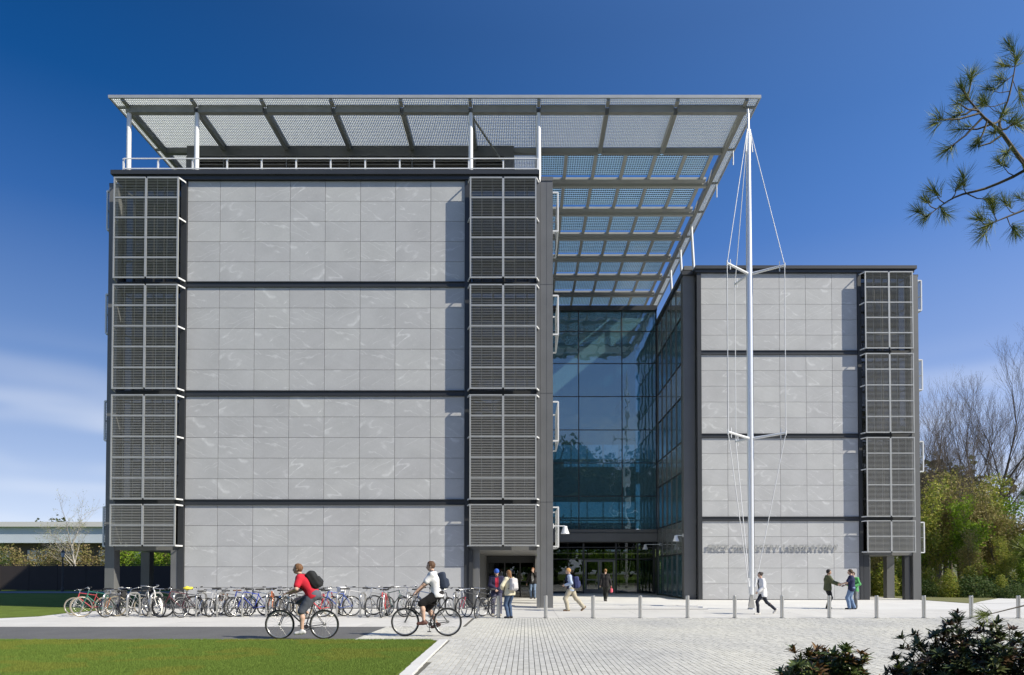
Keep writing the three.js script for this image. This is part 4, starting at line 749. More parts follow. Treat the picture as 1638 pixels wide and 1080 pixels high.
  const hands = [0, 1].map(i => {
    const g = handGeo.clone(), x = i ? -1 : 1, d = V(...J.wr[i]).sub(V(...J.el[i])).normalize(); if (i) { g.scale(-1, 1, 1); const ix = g.index.array; for (let q = 0; q < ix.length; q += 3) { const m = ix[q]; ix[q] = ix[q + 1]; ix[q + 1] = m; } }
    g.scale(b, b, b); const Y = d.clone().negate(), Z = V(...(s.thumb?.[i] || [0, 0.2, 1])); Z.addScaledVector(Y, -Z.dot(Y)).normalize(); const X = Y.clone().cross(Z);
    g.applyMatrix4(new THREE.Matrix4().makeBasis(X, Y, Z).setPosition(...J.wr[i])); g.computeVertexNormals(); return vcol(g, () => skin);
  });
  vcol(body[0], () => skin);
  const geoms = [body[0], hg, ...hands].map(g => { const q = g.toNonIndexed(); q.deleteAttribute('uv'); return q; });
  const bm = mesh('body', mergeGeometries(geoms, false), new THREE.MeshStandardMaterial({ vertexColors: true, roughness: 0.6 }), t);
  const garment = (name, list, grow, color, cut, parent = t, kk = 0.03, cell = 0.015) => {
    const L = list.map(([a, q, ra, rb]) => [a, q, ra + grow, rb + grow]), f = capsules(L, kk), [mn, mx] = bounds(L, 0.03);
    const wr = (x, y, z) => (fbm3(x * 9 + 3, y * 7, z * 9 + s.seed || 1, 3) - 0.5) * 0.022;
    return mesh(name, field((x, y, z) => { let d = f(x, y, z) + wr(x, y, z); if (cut) d = Math.max(d, cut(x, y, z)); return d; }, mn, mx, cell), cloth(color), parent);
  };
  const along = (x, y, z) => (x - hip[0]) * 0 + (y - hip[1]) * sp[1] + (z - hip[2]) * sp[2];
  const part = (seg, f) => { const [a, q, ra, rb] = seg; return [a, a.map((v, i) => v + (q[i] - v) * f), ra, ra + (rb - ra) * f]; };
  // trousers or shorts
  const tl = s.shorts ?? 1, leg = [];
  for (const i of [0, 1]) { leg.push(...thigh[i].map((q, n) => (tl < 0.5 && n === 0) ? part(q, tl * 2) : q)); if (tl >= 0.9) { leg.push([J.kn[i], calf[i][0][1], 0.056, 0.056], [calf[i][0][1], J.an[i], 0.056, s.flare ?? 0.05]); } }
  leg.push([up(-0.02, -0.06), up(0.06, -0.05), 0.105, 0.098], [up(-0.02, 0.06), up(0.06, 0.05), 0.105, 0.098]);
  garment(tl < 0.9 ? 'shorts' : 'trousers', leg, s.baggy ?? 0.014, s.legs, (x, y, z) => along(x, y, z) - 0.09);
  // top: sleeves 1 short, 2 long; jacket over it
  const sleeve = (n) => [0, 1].flatMap(i => n === 2 ? [...arms[i], [J.el[i], J.wr[i].map((v, a) => v * 0.96 + J.el[i][a] * 0.04), 0.043, 0.034]] : [part(arms[i][0], 0.72)]);
  const hem = s.hem ?? 0.06;
  const skirt = [-1, 1].map(x => [[x * 0.075, py - hem, pz + (s.hemz || 0)], up(0.05, x * 0.06), 0.112, 0.105]);
  const collar = (x, y, z) => along(x, y, z) - 0.53;
  const base = (x, y, z) => (py - hem - 0.06) - y + (s.lean > 0.3 ? -0.06 : 0);
  garment('top', [...torso, ...skirt, ...sleeve(s.sleeve ?? 2)], s.bulk ?? 0.02, s.top, (x, y, z) => Math.max(collar(x, y, z), s.lean > 0.3 ? -along(x, y, z) - hem - 0.05 : base(x, y, z)));
  if (s.inner) { // open jacket front: what is worn beneath shows as a strip
    const L = torso.slice(0, 7).map(([a, q, ra, rb]) => [a, q, ra + (s.bulk ?? 0.02) + 0.008, rb + (s.bulk ?? 0.02) + 0.008]), f = capsules(L, 0.03), [mn, mx] = bounds(L, 0.03);
    mesh('shirt', field((x, y, z) => Math.max(f(x, y, z), Math.abs(x) - 0.062 - (z < pz ? -1 : 0), pz + 0.03 - z + (along(x, y, z)) * 0, along(x, y, z) - 0.49, -along(x, y, z) - 0.03), mn, mx, 0.014), cloth(s.inner), t);
  }
  for (const i of [0, 1]) { const f = feet[i], list = [[f[0], f[1], 0.047, 0.04], [[J.an[i][0], J.an[i][1] - 0.005, J.an[i][2]], f[0].map((v, a) => v * 0.6 + f[1][a] * 0.4), 0.046, 0.045]], [mn, mx] = bounds(list, 0.02); const sole = Math.min(f[0][1], f[1][1]) - 0.034; mesh('shoe', field((x, y, z) => Math.max(capsules(list, 0.02)(x, y, z), (s.toe?.[i] ?? 0) === 0 ? sole - y : -1), mn, mx, 0.012), mat(s.shoes || [0.05, 0.045, 0.04], 0.6), t); }
  // hair
  const inv = hm.clone().invert(), q = V(0, 0, 0), long = s.hair?.long || 0, Lh = long ? capsules([[[0, 0.02, -0.06], [0, -long, -0.085], 0.07, 0.055], [[0.05, 0.0, -0.03], [0.06, -long * 0.9, -0.045], 0.045, 0.035], [[-0.05, 0, -0.03], [-0.06, -long * 0.9, -0.045], 0.045, 0.035]], 0.03) : null;
  const hf = (x, y, z) => { q.set(x, y, z).applyMatrix4(inv); let d = ell(q.x, q.y, q.z, 0, 0.024, -0.012, 0.088, 0.106, 0.105); if (s.hair?.bun) d = smin(d, ell(q.x, q.y, q.z, 0, 0.05, -0.115, 0.045, 0.045, 0.04), 0.02); const face = Math.max(q.y - 0.062 - Math.abs(q.x) * 0.2, 0.028 - q.z + Math.max(0, -q.y) * 0.35); d = Math.max(d, -face); d = Math.max(d, -(q.y + 0.055 + Math.max(0, q.z + 0.03) * -1.0)); if (Lh) d = smin(d, Math.max(Lh(q.x, q.y, q.z), 0.0 - 0.03 + q.z), 0.02); return d + (fbm3(q.x * 45, q.y * 25, q.z * 45, 2) - 0.5) * 0.012; };
  mesh('hair', field(hf, [hc[0] - 0.16, hc[1] - 0.16 - long, hc[2] - 0.2], [hc[0] + 0.16, hc[1] + 0.17, hc[2] + 0.16], 0.0095), mat(s.hair?.color || [0.06, 0.035, 0.02], 0.75), t);
  if (s.hat) { const g = field((x, y, z) => { q.set(x, y, z).applyMatrix4(inv); return Math.max(ell(q.x, q.y, q.z, 0, 0.035, -0.008, 0.096, 0.116, 0.112), 0.03 - q.y) + (fbm3(q.x * 60, q.y * 60, q.z * 60, 2) - 0.5) * 0.004; }, [hc[0] - 0.15, hc[1] - 0.05, hc[2] - 0.15], [hc[0] + 0.15, hc[1] + 0.2, hc[2] + 0.18], 0.009); mesh('hat', g, mat(s.hat, 0.9), t); }
  t.userData.joints = undefined; t.userData = { label: t.userData.label, category: 'person', ...(group ? { group } : {}) };
  return { t, J, up, hip, hc, lean, k, pos, turn };
}
function backpack(p, label, color, accent, o = {}) {
  const t = thing('backpack', label, 'backpack', p.pos, p.turn); t.scale.setScalar(p.k);
  const c = p.up(0.26 + (o.dy || 0), 0, -0.2 - (o.dz || 0)), W = o.w || 0.15, Hh = o.h || 0.22, D = o.d || 0.085, cl = Math.cos(p.lean), sl = Math.sin(p.lean);
  const fn = (x, y, z) => { const X = x - c[0], Y = (y - c[1]) * cl + (z - c[2]) * sl, Z = -(y - c[1]) * sl + (z - c[2]) * cl; const rb = (cx, cy, cz, a, b, d, r) => { const qx = Math.max(Math.abs(X - cx) - a + r, 0), qy = Math.max(Math.abs(Y - cy) - b + r, 0), qz = Math.max(Math.abs(Z - cz) - d + r, 0); return Math.hypot(qx, qy, qz) - r; }; return smin(rb(0, 0, 0, W * (1 - Y * 0.35), Hh, D, 0.06), rb(0, -0.07, -D, W * 0.75, Hh * 0.45, 0.04, 0.035), 0.03) + (fbm3(x * 12, y * 12, z * 12, 3) - 0.5) * 0.02; };
  mesh('bag', field(fn, [c[0] - 0.3, c[1] - 0.38, c[2] - 0.38], [c[0] + 0.3, c[1] + 0.38, c[2] + 0.38], 0.016), cloth(color), t);
  for (const x of [-1, 1]) mesh('strap', tube([p.up(0.42, x * 0.085, -0.13), p.up(0.545, x * 0.1, -0.02), p.up(0.5, x * 0.11, 0.09), p.up(0.36, x * 0.12, 0.15), p.up(0.2, x * 0.15, 0.09), p.up(0.1, x * 0.14, -0.12)], 0.019, 20, 6), cloth(accent || color), t);
}
const navy = [0.012, 0.016, 0.045], jeans = [0.05, 0.085, 0.16], jeansLight = [0.14, 0.20, 0.30], khaki = [0.42, 0.38, 0.29], blackC = [0.014, 0.013, 0.014];
// rider and bicycle heading -x: bicycle origin between the axles
function rideBike(label, fx, z, o) { return bicycle(label, fx + 0.53, z, Math.PI, { group: '', y: o.y ?? 0.012, ...o }); }
{
  rideBike('dark bicycle with a violet chain stay ridden by the man in red', -5.71, 14.0, { color: '0.03,0.03,0.04', crank: 1.02 });
  // rider frame: facing +z locally -> world -x with turn = -90 degrees; saddle is 0.262 behind the bike origin
  const cx = -5.71 + 0.53, p = person('cyclist in a red T-shirt and checked shorts leaning forward on a bicycle', [cx, 0.012, 14.0], -Math.PI / 2, {
    seed: 1, py: 1.03, pz: -0.24, lean: 0.62, side: 0, head: [-0.1, 0], hands: [[0.25, 1.06, 0.28], [-0.25, 1.06, 0.28]], elbow: [[0.6, -1, 0], [-0.6, -1, 0]], thumb: [[-1, 0.2, 0.4], [1, 0.2, 0.4]],
    feet: [[0.12, 0.215, -0.02], [-0.12, 0.55, -0.09]], knee: [[0.1, 0.1, 1], [-0.1, 0.1, 1]], toe: [-0.12, -0.1], shorts: 0.99 * 0.5, baggy: 0.03, legs: [0.10, 0.11, 0.14], top: [0.52, 0.015, 0.035], sleeve: 1, bulk: 0.028, hem: 0.05, shoes: [0.55, 0.55, 0.56], hair: { color: [0.16, 0.08, 0.035] } }, 1.78);
  backpack(p, 'black backpack worn by the cyclist in red', [0.014, 0.015, 0.016], [0.02, 0.02, 0.02], { w: 0.16, h: 0.21, d: 0.10 });
  rideBike('black bicycle ridden by the man in white', -2.94, 13.2, { color: '0.02,0.02,0.022', crank: 2.5, y: 0.014 });
  const cw = -2.94 + 0.53, w = person('cyclist in a white shirt and black shorts sitting upright on a bicycle', [cw, 0.014, 13.2], -Math.PI / 2, {
    seed: 2, py: 1.04, pz: -0.25, lean: 0.24, head: [0.05, 0], hands: [[0.25, 1.05, 0.26], [-0.25, 1.05, 0.26]], elbow: [[0.5, -1, -0.3], [-0.5, -1, -0.3]], thumb: [[-1, 0.2, 0.4], [1, 0.2, 0.4]],
    feet: [[0.12, 0.37, 0.06], [-0.12, 0.30, -0.22]], knee: [[0.1, 0.2, 1], [-0.1, 0.2, 1]], toe: [-0.05, -0.3], shorts: 0.495, baggy: 0.03, legs: blackC, top: [0.75, 0.75, 0.76], sleeve: 1, bulk: 0.03, hem: 0.04, shoes: [0.10, 0.04, 0.03], hair: { color: [0.10, 0.05, 0.025] } }, 1.76);
  backpack(w, 'dark blue backpack worn by the cyclist in white', [0.02, 0.03, 0.055], null, { w: 0.15, h: 0.21, d: 0.09 });
}
{ // pair at the end of the bicycle row
  person('man in a blue knitted hat and navy jacket over red, looking down at his hands', [-1.08, 0, 4.78], 0.1, { seed: 3, lean: 0.14, head: [0.55, -0.1], hands: [[0.05, 0.97, 0.26], [-0.06, 0.99, 0.25]], elbow: [[1, -0.5, -0.5], [-1, -0.5, -0.5]], thumb: [[-1, 0.5, 0], [1, 0.5, 0]], feet: [[0.13, 0.085, 0.02], [-0.13, 0.085, 0]], legs: [0.05, 0.05, 0.09], baggy: 0.024, top: [0.02, 0.018, 0.05], inner: [0.42, 0.02, 0.05], bulk: 0.035, hat: [0.03, 0.10, 0.42], shoes: [0.4, 0.36, 0.28] }, 1.72);
  const p = person('long haired woman in a cream jacket and jeans, seen from behind', [-0.56, 0, 6.3], Math.PI + 0.75, { seed: 4, female: 1, lean: 0.06, head: [0.2, 0], hands: [[0.16, 1.05, 0.22], [-0.2, 1.0, 0.2]], elbow: [[1, -0.5, -0.4], [-1, -0.5, -0.4]], feet: [[0.1, 0.085, -0.02], [-0.1, 0.085, 0.05]], legs: jeans, baggy: 0.008, top: [0.62, 0.57, 0.42], bulk: 0.028, hair: { color: [0.20, 0.10, 0.04], long: 0.18 }, shoes: [0.03, 0.03, 0.035] }, 1.68);
  backpack(p, 'pale grey backpack worn by the long haired woman', [0.50, 0.48, 0.49], [0.10, 0.09, 0.09], { w: 0.15, h: 0.22, d: 0.09, dz: 0.02 });
}
person('man in black jacket and pale jeans, hand at chin, in the covered passage', [0.36, 0.1, -8.7], -0.15, { seed: 5, head: [0.05, -0.4], hands: [[0.04, 1.44, 0.17], [-0.33, 0.86, 0.05]], elbow: [[1, -1, 0.2], [-1, 0, -0.5]], feet: [[0.1, 0.085, 0.02], [-0.1, 0.085, 0]], legs: jeansLight, top: blackC, inner: [0.5, 0.5, 0.5], bulk: 0.03, hair: { color: [0.22, 0.10, 0.05] } }, 1.74);
{
  const p = person('fair haired man in a navy vest and khaki trousers striding across the forecourt', [1.78, 0, 1.85], -Math.PI / 2 - 0.1, { seed: 6, lean: 0.10, head: [0.3, 0], hands: [[0.2, 1.02, 0.20], [-0.24, 0.98, 0.12]], feet: [[0.08, 0.085, 0.12], [-0.08, 0.17, -0.48]], toe: [0, -0.75], knee: [[0.1, 0, 1], [-0.1, 0, 1]], py: 0.90, legs: khaki, baggy: 0.026, top: [0.42, 0.50, 0.64], bulk: 0.02, shoes: [0.18, 0.11, 0.06], hair: { color: [0.48, 0.27, 0.10] } }, 1.80);
  const L = [0, 1].flatMap(i => { const x = i ? -1 : 1; return [[p.up(0.0, x * 0.065), p.up(0.3, x * 0.078), 0.15, 0.15], [p.up(0.3, x * 0.078), p.up(0.44, x * 0.10), 0.15, 0.105]]; }), [mn, mx] = bounds(L, 0.03), f = capsules(L, 0.03);
  mesh('vest', field((x, y, z) => Math.max(f(x, y, z), y - p.up(0.5)[1], Math.abs(x) - 0.185), mn, mx, 0.016), cloth(navy), p.t);
  backpack(p, 'navy backpack worn by the man in khaki trousers', [0.03, 0.04, 0.12], null, { w: 0.16, h: 0.23, d: 0.1, dz: 0.05, dy: -0.06 });
}
{
  const p = person('woman dressed in black walking towards the entrance doors', [3.96, 0.1, -5.4], Math.PI - 0.3, { seed: 7, female: 1, head: [0, 0.2], hands: [[0.25, 0.84, -0.10], [-0.28, 0.86, 0.12]], feet: [[0.05, 0.085, 0.10], [-0.05, 0.11, -0.16]], toe: [0, -0.35], py: 0.915, legs: [0.02, 0.022, 0.018], baggy: 0.01, top: blackC, bulk: 0.028, hem: 0.12, hair: { color: [0.24, 0.13, 0.05], bun: 1 }, shoes: [0.03, 0.025, 0.02] }, 1.68);
  const q = p.J.wr[1].map(v => v * p.k), c = Math.cos(p.turn), sn = Math.sin(p.turn), wx = 3.96 + q[0] * c + q[2] * sn, wz = -5.4 - q[0] * sn + q[2] * c;
  const b = thing('handbag', 'pink red handbag carried by the woman in black', 'bag', [wx + 0.02, q[1] + 0.1 - 0.34, wz], p.turn);
  mesh('bag', new RoundedBoxGeometry(0.1, 0.2, 0.27, 3, 0.035).translate(0, 0.05, 0), mat([0.62, 0.10, 0.14], 0.6), b); mesh('handle', tube([[0, 0.14, -0.09], [0, 0.24, -0.04], [0, 0.255, 0], [0, 0.24, 0.04], [0, 0.14, 0.09]], 0.009, 14, 6), mat([0.5, 0.07, 0.1], 0.6), b);
}
person('woman in a white jacket and dark trousers striding past the mast', [8.72, 0, 4.1], -Math.PI / 2 + 0.05, { seed: 8, female: 1, lean: 0.10, head: [0.12, 0], hands: [[0.22, 0.90, 0.24], [-0.24, 0.86, -0.2]], feet: [[0.06, 0.085, 0.20], [-0.06, 0.20, -0.52]], toe: [0, -0.85], py: 0.885, legs: [0.018, 0.022, 0.035], baggy: 0.006, top: [0.74, 0.74, 0.75], inner: [0.03, 0.03, 0.035], bulk: 0.032, hem: 0.14, hair: { color: [0.03, 0.022, 0.018], bun: 1 }, shoes: [0.6, 0.58, 0.55] }, 1.66);
// three talking in front of the office wing
person('man in an olive jacket and black trousers, gesturing, facing the navy shirt', [12.86, 0, -0.04], Math.PI / 2 - 0.2, { seed: 9, head: [0.08, 0], hands: [[0.16, 1.06, 0.44], [-0.18, 1.08, 0.42]], elbow: [[0.6, -1, -0.3], [-0.6, -1, -0.3]], feet: [[0.11, 0.085, 0.03], [-0.11, 0.085, -0.03]], legs: [0.012, 0.012, 0.013], baggy: 0.02, top: [0.085, 0.095, 0.045], bulk: 0.038, hem: 0.08, hair: { color: [0.012, 0.01, 0.009] }, skin: 'tan', shoes: [0.03, 0.05, 0.04] }, 1.72);
person('man in a navy T-shirt and blue jeans facing the olive jacket', [13.62, 0, 0.55], -Math.PI / 2 - 0.55, { seed: 10, head: [0.05, 0], hands: [[0.18, 1.08, 0.40], [-0.12, 1.02, 0.30]], elbow: [[0.6, -1, -0.3], [-0.6, -1, -0.3]], feet: [[0.11, 0.085, 0.08], [-0.13, 0.085, -0.08]], legs: [0.16, 0.24, 0.38], baggy: 0.02, top: [0.016, 0.02, 0.07], sleeve: 1, bulk: 0.024, hem: 0.10, hair: { color: [0.07, 0.04, 0.02] }, shoes: [0.02, 0.02, 0.022] }, 1.72);
person('person in a green top and grey trousers standing beside the navy shirt', [13.98, 0, -0.05], -0.7, { seed: 11, female: 1, head: [0.2, -0.3], hands: [[0.10, 1.05, 0.24], [-0.10, 1.06, 0.24]], elbow: [[1, -0.6, -0.4], [-1, -0.6, -0.4]], legs: [0.16, 0.165, 0.17], baggy: 0.016, top: [0.10, 0.38, 0.12], bulk: 0.024, hem: 0.1, hair: { color: [0.07, 0.035, 0.02] }, shoes: [0.03, 0.03, 0.03] }, 1.62);

// ------------------------------------------------------------------ vegetation
function segGeo(segs) {                                       // tapered prisms, open ended; uv in metres
  const P = [], N = [], U = [], I = [];
  for (const [a, b, ra, rb, n] of segs) {
    const d = b.clone().sub(a), L = d.length(); d.normalize(); const s = Math.abs(d.y) > 0.9 ? V(1, 0, 0) : V(0, 1, 0), u = s.cross(d).normalize(), w = d.clone().cross(u), o = P.length / 3;
    for (let i = 0; i <= n; i++) { const t = i / n * Math.PI * 2, c = Math.cos(t), q = Math.sin(t), nx = u.x * c + w.x * q, ny = u.y * c + w.y * q, nz = u.z * c + w.z * q; P.push(a.x + nx * ra, a.y + ny * ra, a.z + nz * ra, b.x + nx * rb, b.y + ny * rb, b.z + nz * rb); N.push(nx, ny, nz, nx, ny, nz); U.push(i / n, a.y * 0.7, i / n, a.y * 0.7 + L * 0.7); }
    for (let i = 0; i < n; i++) { const k = o + i * 2; I.push(k, k + 2, k + 1, k + 1, k + 2, k + 3); }
  }
  const g = new THREE.BufferGeometry(); g.setAttribute('position', new THREE.Float32BufferAttribute(P, 3)); g.setAttribute('normal', new THREE.Float32BufferAttribute(N, 3)); g.setAttribute('uv', new THREE.Float32BufferAttribute(U, 2)); g.setIndex(I); return g;
}
function branches(seed, o) {                                  // o: h, r, levels, spread, up, kids, first
  const R = rng(seed), trunk = [], twigs = [], tips = [], rv = k => V(R() - 0.5, R() - 0.5, R() - 0.5).multiplyScalar(k);
  (function grow(p, d, len, r, lv) {
    const n = lv === 0 ? 5 : 3; let q = p.clone(), dir = d.clone(), rad = r;
    for (let i = 0; i < n; i++) {
      dir.add(rv(o.wob ?? 0.22)).add(V(0, (o.up ?? 0.06) * (lv ? 1 : 0.5), 0)).normalize(); const e = q.clone().addScaledVector(dir, len / n), r1 = rad * (lv === 0 ? 0.88 : 0.8);
      (lv < 2 ? trunk : twigs).push([q, e, rad, Math.max(r1, 0.004), lv === 0 ? 8 : lv === 1 ? 5 : 3]); q = e; rad = r1;
      const side = lv === 0 ? (i >= (o.first ?? 2) ? (o.kids ?? 2) : 0) : lv < o.levels ? 1 : 0;
      for (let k = 0; k < side; k++) if (lv < o.levels) { const ax = rv(2).normalize(), cd = dir.clone().applyAxisAngle(ax.cross(dir).normalize(), (o.spread ?? 0.7) * (0.6 + R() * 0.7)); grow(q, cd, len * (lv === 0 ? 0.42 : 0.62) * (0.7 + R() * 0.5), rad * 0.62, lv + 1); }
      if (lv >= o.levels - 1) tips.push([q.clone(), dir.clone()]);
    }
    if (lv < o.levels) for (let k = 0; k < 2; k++) { const ax = rv(2).normalize(), cd = dir.clone().applyAxisAngle(ax.cross(dir).normalize(), (o.spread ?? 0.7) * (0.35 + R() * 0.4)); grow(q, cd, len * 0.62, rad * 0.85, lv + 1); }
  })(V(0, -0.1, 0), V(0, 1, 0), o.h * (o.trunk ?? 0.5), o.r, 0);
  return { trunk, twigs, tips };
}
const leafGeo = (() => { const g = new THREE.BufferGeometry(); g.setAttribute('position', new THREE.Float32BufferAttribute([0, 0, 0, 0.3, 0.06, 0.45, 0, -0.03, 1, -0.3, 0.06, 0.45], 3)); g.setAttribute('uv', new THREE.Float32BufferAttribute([0.5, 0, 1, 0.5, 0.5, 1, 0, 0.5], 2)); g.setIndex([0, 1, 2, 0, 2, 3]); g.computeVertexNormals(); return g; })();
const leafMat = (extra = {}) => phys(1, 0.75, { transmission: 0.45, thickness: 0, specularIntensity: 0.2, ...extra });
function leaves(name, parent, pts, size, colors, seed, m, geo = leafGeo) {
  const R = rng(seed), im = new THREE.InstancedMesh(geo, m, pts.length), o = new THREE.Object3D(), c = new THREE.Color();
  pts.forEach((p, i) => { o.position.copy(p); o.rotation.set(R() * 6.28, R() * 6.28, R() * 6.28); o.scale.setScalar(size * (0.6 + R() * 0.8)); o.updateMatrix(); im.setMatrixAt(i, o.matrix); const k = colors[Math.floor(R() * colors.length)], f = 0.8 + R() * 0.4; c.setRGB(k[0] * f, k[1] * f, k[2] * f); im.setColorAt(i, c); });
  im.name = name; im.castShadow = im.receiveShadow = true; stuff(im); parent.add(im); return im;
}
function treeThing(name, label, pos, seed, o, lf, group) {
  const t = thing(name, label, o.cat || 'tree', pos, seed * 1.3, group), b = branches(seed, o), R = rng(seed + 5);
  mesh('trunk', segGeo(b.trunk), o.bark || M.bark, t); mesh('crown', segGeo(b.twigs), o.twig || o.bark || M.bark, t);
  if (lf) { const pts = []; for (let i = 0; i < lf.n; i++) { const [p, d] = b.tips[Math.floor(R() * b.tips.length)]; pts.push(p.clone().add(V(R() + R() - 1, R() + R() - 1, R() + R() - 1).multiplyScalar(lf.jit))); } leaves('foliage', t, pts, lf.size, lf.colors, seed + 9, lf.mat || leafMat()); }
  return t;
}
function copyThing(src, pos, turn, scale, label) { const c = src.clone(); c.name = numbered(src.name.replace(/_\d+$/, '')); c.userData = { ...src.userData, label: label || src.userData.label }; c.position.set(...pos); c.rotation.y = turn; c.scale.set(...(Array.isArray(scale) ? scale : [scale, scale, scale])); scene.add(c); return c; }

const springGreen = [[0.36, 0.37, 0.06], [0.28, 0.34, 0.05], [0.44, 0.41, 0.11], [0.20, 0.26, 0.05]];
const brightGreen = [[0.24, 0.36, 0.035], [0.30, 0.42, 0.04], [0.17, 0.27, 0.035]];
const oliveTan = [[0.34, 0.29, 0.11], [0.27, 0.26, 0.08], [0.40, 0.34, 0.16]];
const darkGreen = [[0.06, 0.11, 0.03], [0.085, 0.13, 0.035], [0.11, 0.15, 0.045]];
// --- right: bare trees over a thicket in young leaf
{
  const g = 'bare trees beyond the office wing', L = 'tall leafless tree rising behind the thicket beside the office wing';
  const a = treeThing('bare_tree', L, [31.5, 0, -27], 11, { h: 13, r: 0.15, levels: 4, kids: 2, spread: 0.62, up: 0.10, bark: M.barkTwig, first: 1 }, null, g);
  const b = treeThing('bare_tree', L, [36.0, 0, -30], 23, { h: 14, r: 0.17, levels: 5, kids: 2, spread: 0.55, up: 0.12, bark: M.barkTwig, first: 1 }, null, g);
  copyThing(a, [34.2, 0, -33], 2.1, 1.05); copyThing(b, [39.5, 0, -31], 1.0, 1.1); copyThing(b, [38.8, 0, -29], 4.0, 1.25); copyThing(b, [29.8, 0, -34], 3.4, 0.9); copyThing(b, [33.5, 0, -25], 0.9, 0.9);
  const big = treeThing('bare_tree', 'thick trunked leafless tree with crooked limbs close to the office wing corner', [28.2, 0, -24], 37, { h: 11, r: 0.34, levels: 4, kids: 2, spread: 0.9, up: 0.10, wob: 0.4, bark: mat([0.07, 0.062, 0.055], 0.95), first: 1, trunk: 0.45 }, null);
}
{
  const g = 'thicket in young leaf';
  const mk = (label, pos, seed, h, n, col, size = 0.17) => treeThing('young_tree', label, pos, seed, { h, r: 0.055, levels: 3, kids: 2, spread: 0.5, up: 0.16, bark: M.barkGrey, first: 0, cat: 'small tree' }, { n, jit: h * 0.075, size, colors: col }, g);
  const A = mk('slender small tree in yellow green young leaf in the thicket', [27.5, 0, -19], 51, 7, 5200, springGreen), B = mk('bright green small tree in the thicket', [29.5, 0, -17.5], 57, 6, 5200, brightGreen), Cc = mk('tan and olive small tree coming into leaf in the thicket', [31.5, 0, -20], 63, 8, 4600, oliveTan);
  const put = [[A, 33.5, -22, 1.1], [A, 30.2, -23, 1.0], [A, 26.6, -24, 0.85], [B, 26.0, -18, 0.6], [B, 25.4, -21, 0.75], [B, 33.0, -17.2, 0.6], [Cc, 28.6, -21.5, 0.85], [Cc, 34.6, -24.5, 1.05], [Cc, 25.8, -26, 0.8], [Cc, 24.6, -19.5, 0.62], [A, 23.8, -23.5, 0.7], [A, 32.2, -26, 1.2], [Cc, 29.2, -16.4, 0.5], [A, 31.2, -16.0, 0.5], [B, 22.8, -28, 0.8], [Cc, 23.6, -31, 0.9], [A, 37, -27, 1.1], [Cc, 35.4, -21, 0.9], [A, 34.6, -18.5, 0.75], [Cc, 33.4, -20, 0.95], [B, 36.6, -25, 1.1]];
  put.forEach(([s, x, z, k], i) => copyThing(s, [x, 0, z], i * 1.7, [k, k, k]));
  // low evergreen shrubs at the edge of the paving
  const sh = (label, pos, seed, w, h, n, col, size, m, grp) => {
    const t = thing('shrub', label, 'shrub', pos, 0, grp), R = rng(seed), b = branches(seed, { h: h * 1.1, r: 0.03, levels: 2, kids: 3, spread: 1.0, up: 0.05, first: 0 }); mesh('stems', segGeo(b.trunk.concat(b.twigs)), M.barkGrey, t).scale.set(w / h, 0.85, w / h);
    const pts = []; while (pts.length < n) { const u = R() * 6.28, v = Math.acos(1 - R() * 1.05), rr = Math.pow(R(), 0.35) * (0.78 + 0.3 * fbm3(Math.cos(u) * 2 + seed, v * 2, Math.sin(u) * 2, 2)); pts.push(V(Math.sin(v) * Math.cos(u) * w * rr, Math.max(0.02, Math.cos(v) * h * rr), Math.sin(v) * Math.sin(u) * w * rr)); }
    leaves('foliage', t, pts, size, col, seed + 3, m || leafMat()); return t;
  };
  const ev = sh('low dark green shrub at the foot of the thicket', [27.6, 0, -13.6], 71, 1.5, 1.5, 2600, darkGreen, 0.14, null, 'low shrubs at the foot of the thicket');
  [[30.2, -15, 1], [25.4, -15.4, 0.8], [32.8, -15, 1.1], [28.8, -12, 0.6], [35.4, -15, 1.2]].forEach(([x, z, k], i) => copyThing(ev, [x, 0, z], i * 2, k));
  const gs = sh('rounded fresh green shrub beyond the office wing columns', [23.3, 0, -16.0], 73, 0.9, 2.5, 3000, springGreen, 0.13, null, 'fresh shrubs beyond the columns');
  [[24.6, -17.2, 1.05], [23.0, -18.4, 1], [26.2, -16.2, 0.8], [24.0, -20.5, 1.3], [25.6, -19.4, 1.2], [26.0, -13.6, 0.75], [28.4, -15.4, 0.85], [31.2, -17.4, 0.9], [29.6, -14.2, 0.6]].forEach(([x, z, k], i) => copyThing(gs, [x, 0, z], i * 2.3, k));
  // hedge and shrubs on the left, behind the boundary fence
  const hs = sh('bright green clipped shrub rising behind the boundary fence', [-36.4, 0, -39], 79, 1.8, 4.6, 4200, brightGreen, 0.22, null, 'bright shrubs behind the fence');
  [[-33.8, -39.5, 1.05], [-39, -40, 0.95], [-31, -40, 1.0]].forEach(([x, z, k], i) => copyThing(hs, [x, 0, z], i * 2, k));
  const ts = sh('twiggy tan shrub coming into leaf behind the boundary fence', [-44.5, 0, -40], 83, 2.7, 5.0, 5200, [[0.36, 0.28, 0.14], [0.28, 0.25, 0.10], [0.22, 0.22, 0.07]], 0.22, null, 'tan shrubs behind the fence');
  [[-41, -41, 0.95], [-48.5, -42, 0.9], [-37, -44, 1.0], [-53, -43, 0.95]].forEach(([x, z, k], i) => copyThing(ts, [x, 0, z], i * 2.6, k));
  sh('dark evergreen shrub beside the flat roofed building', [-51.5, 0, -38.6], 85, 2.2, 4.9, 3000, darkGreen, 0.16);
  // beyond the far end of the atrium, seen through the doors
  const bk = sh('sunlit green shrub beyond the glazed end of the atrium', [3.2, 0, -37.5], 87, 2.2, 4.5, 3000, brightGreen, 0.22, null, 'shrubs beyond the atrium');
  [[7.4, -38.5, 1], [-1.2, -37, 1], [0.6, -41, 1.4], [5.4, -42, 1.5], [11, -41, 1.4]].forEach(([x, z, k], i) => copyThing(bk, [x, 0, z], i * 2, k));
}
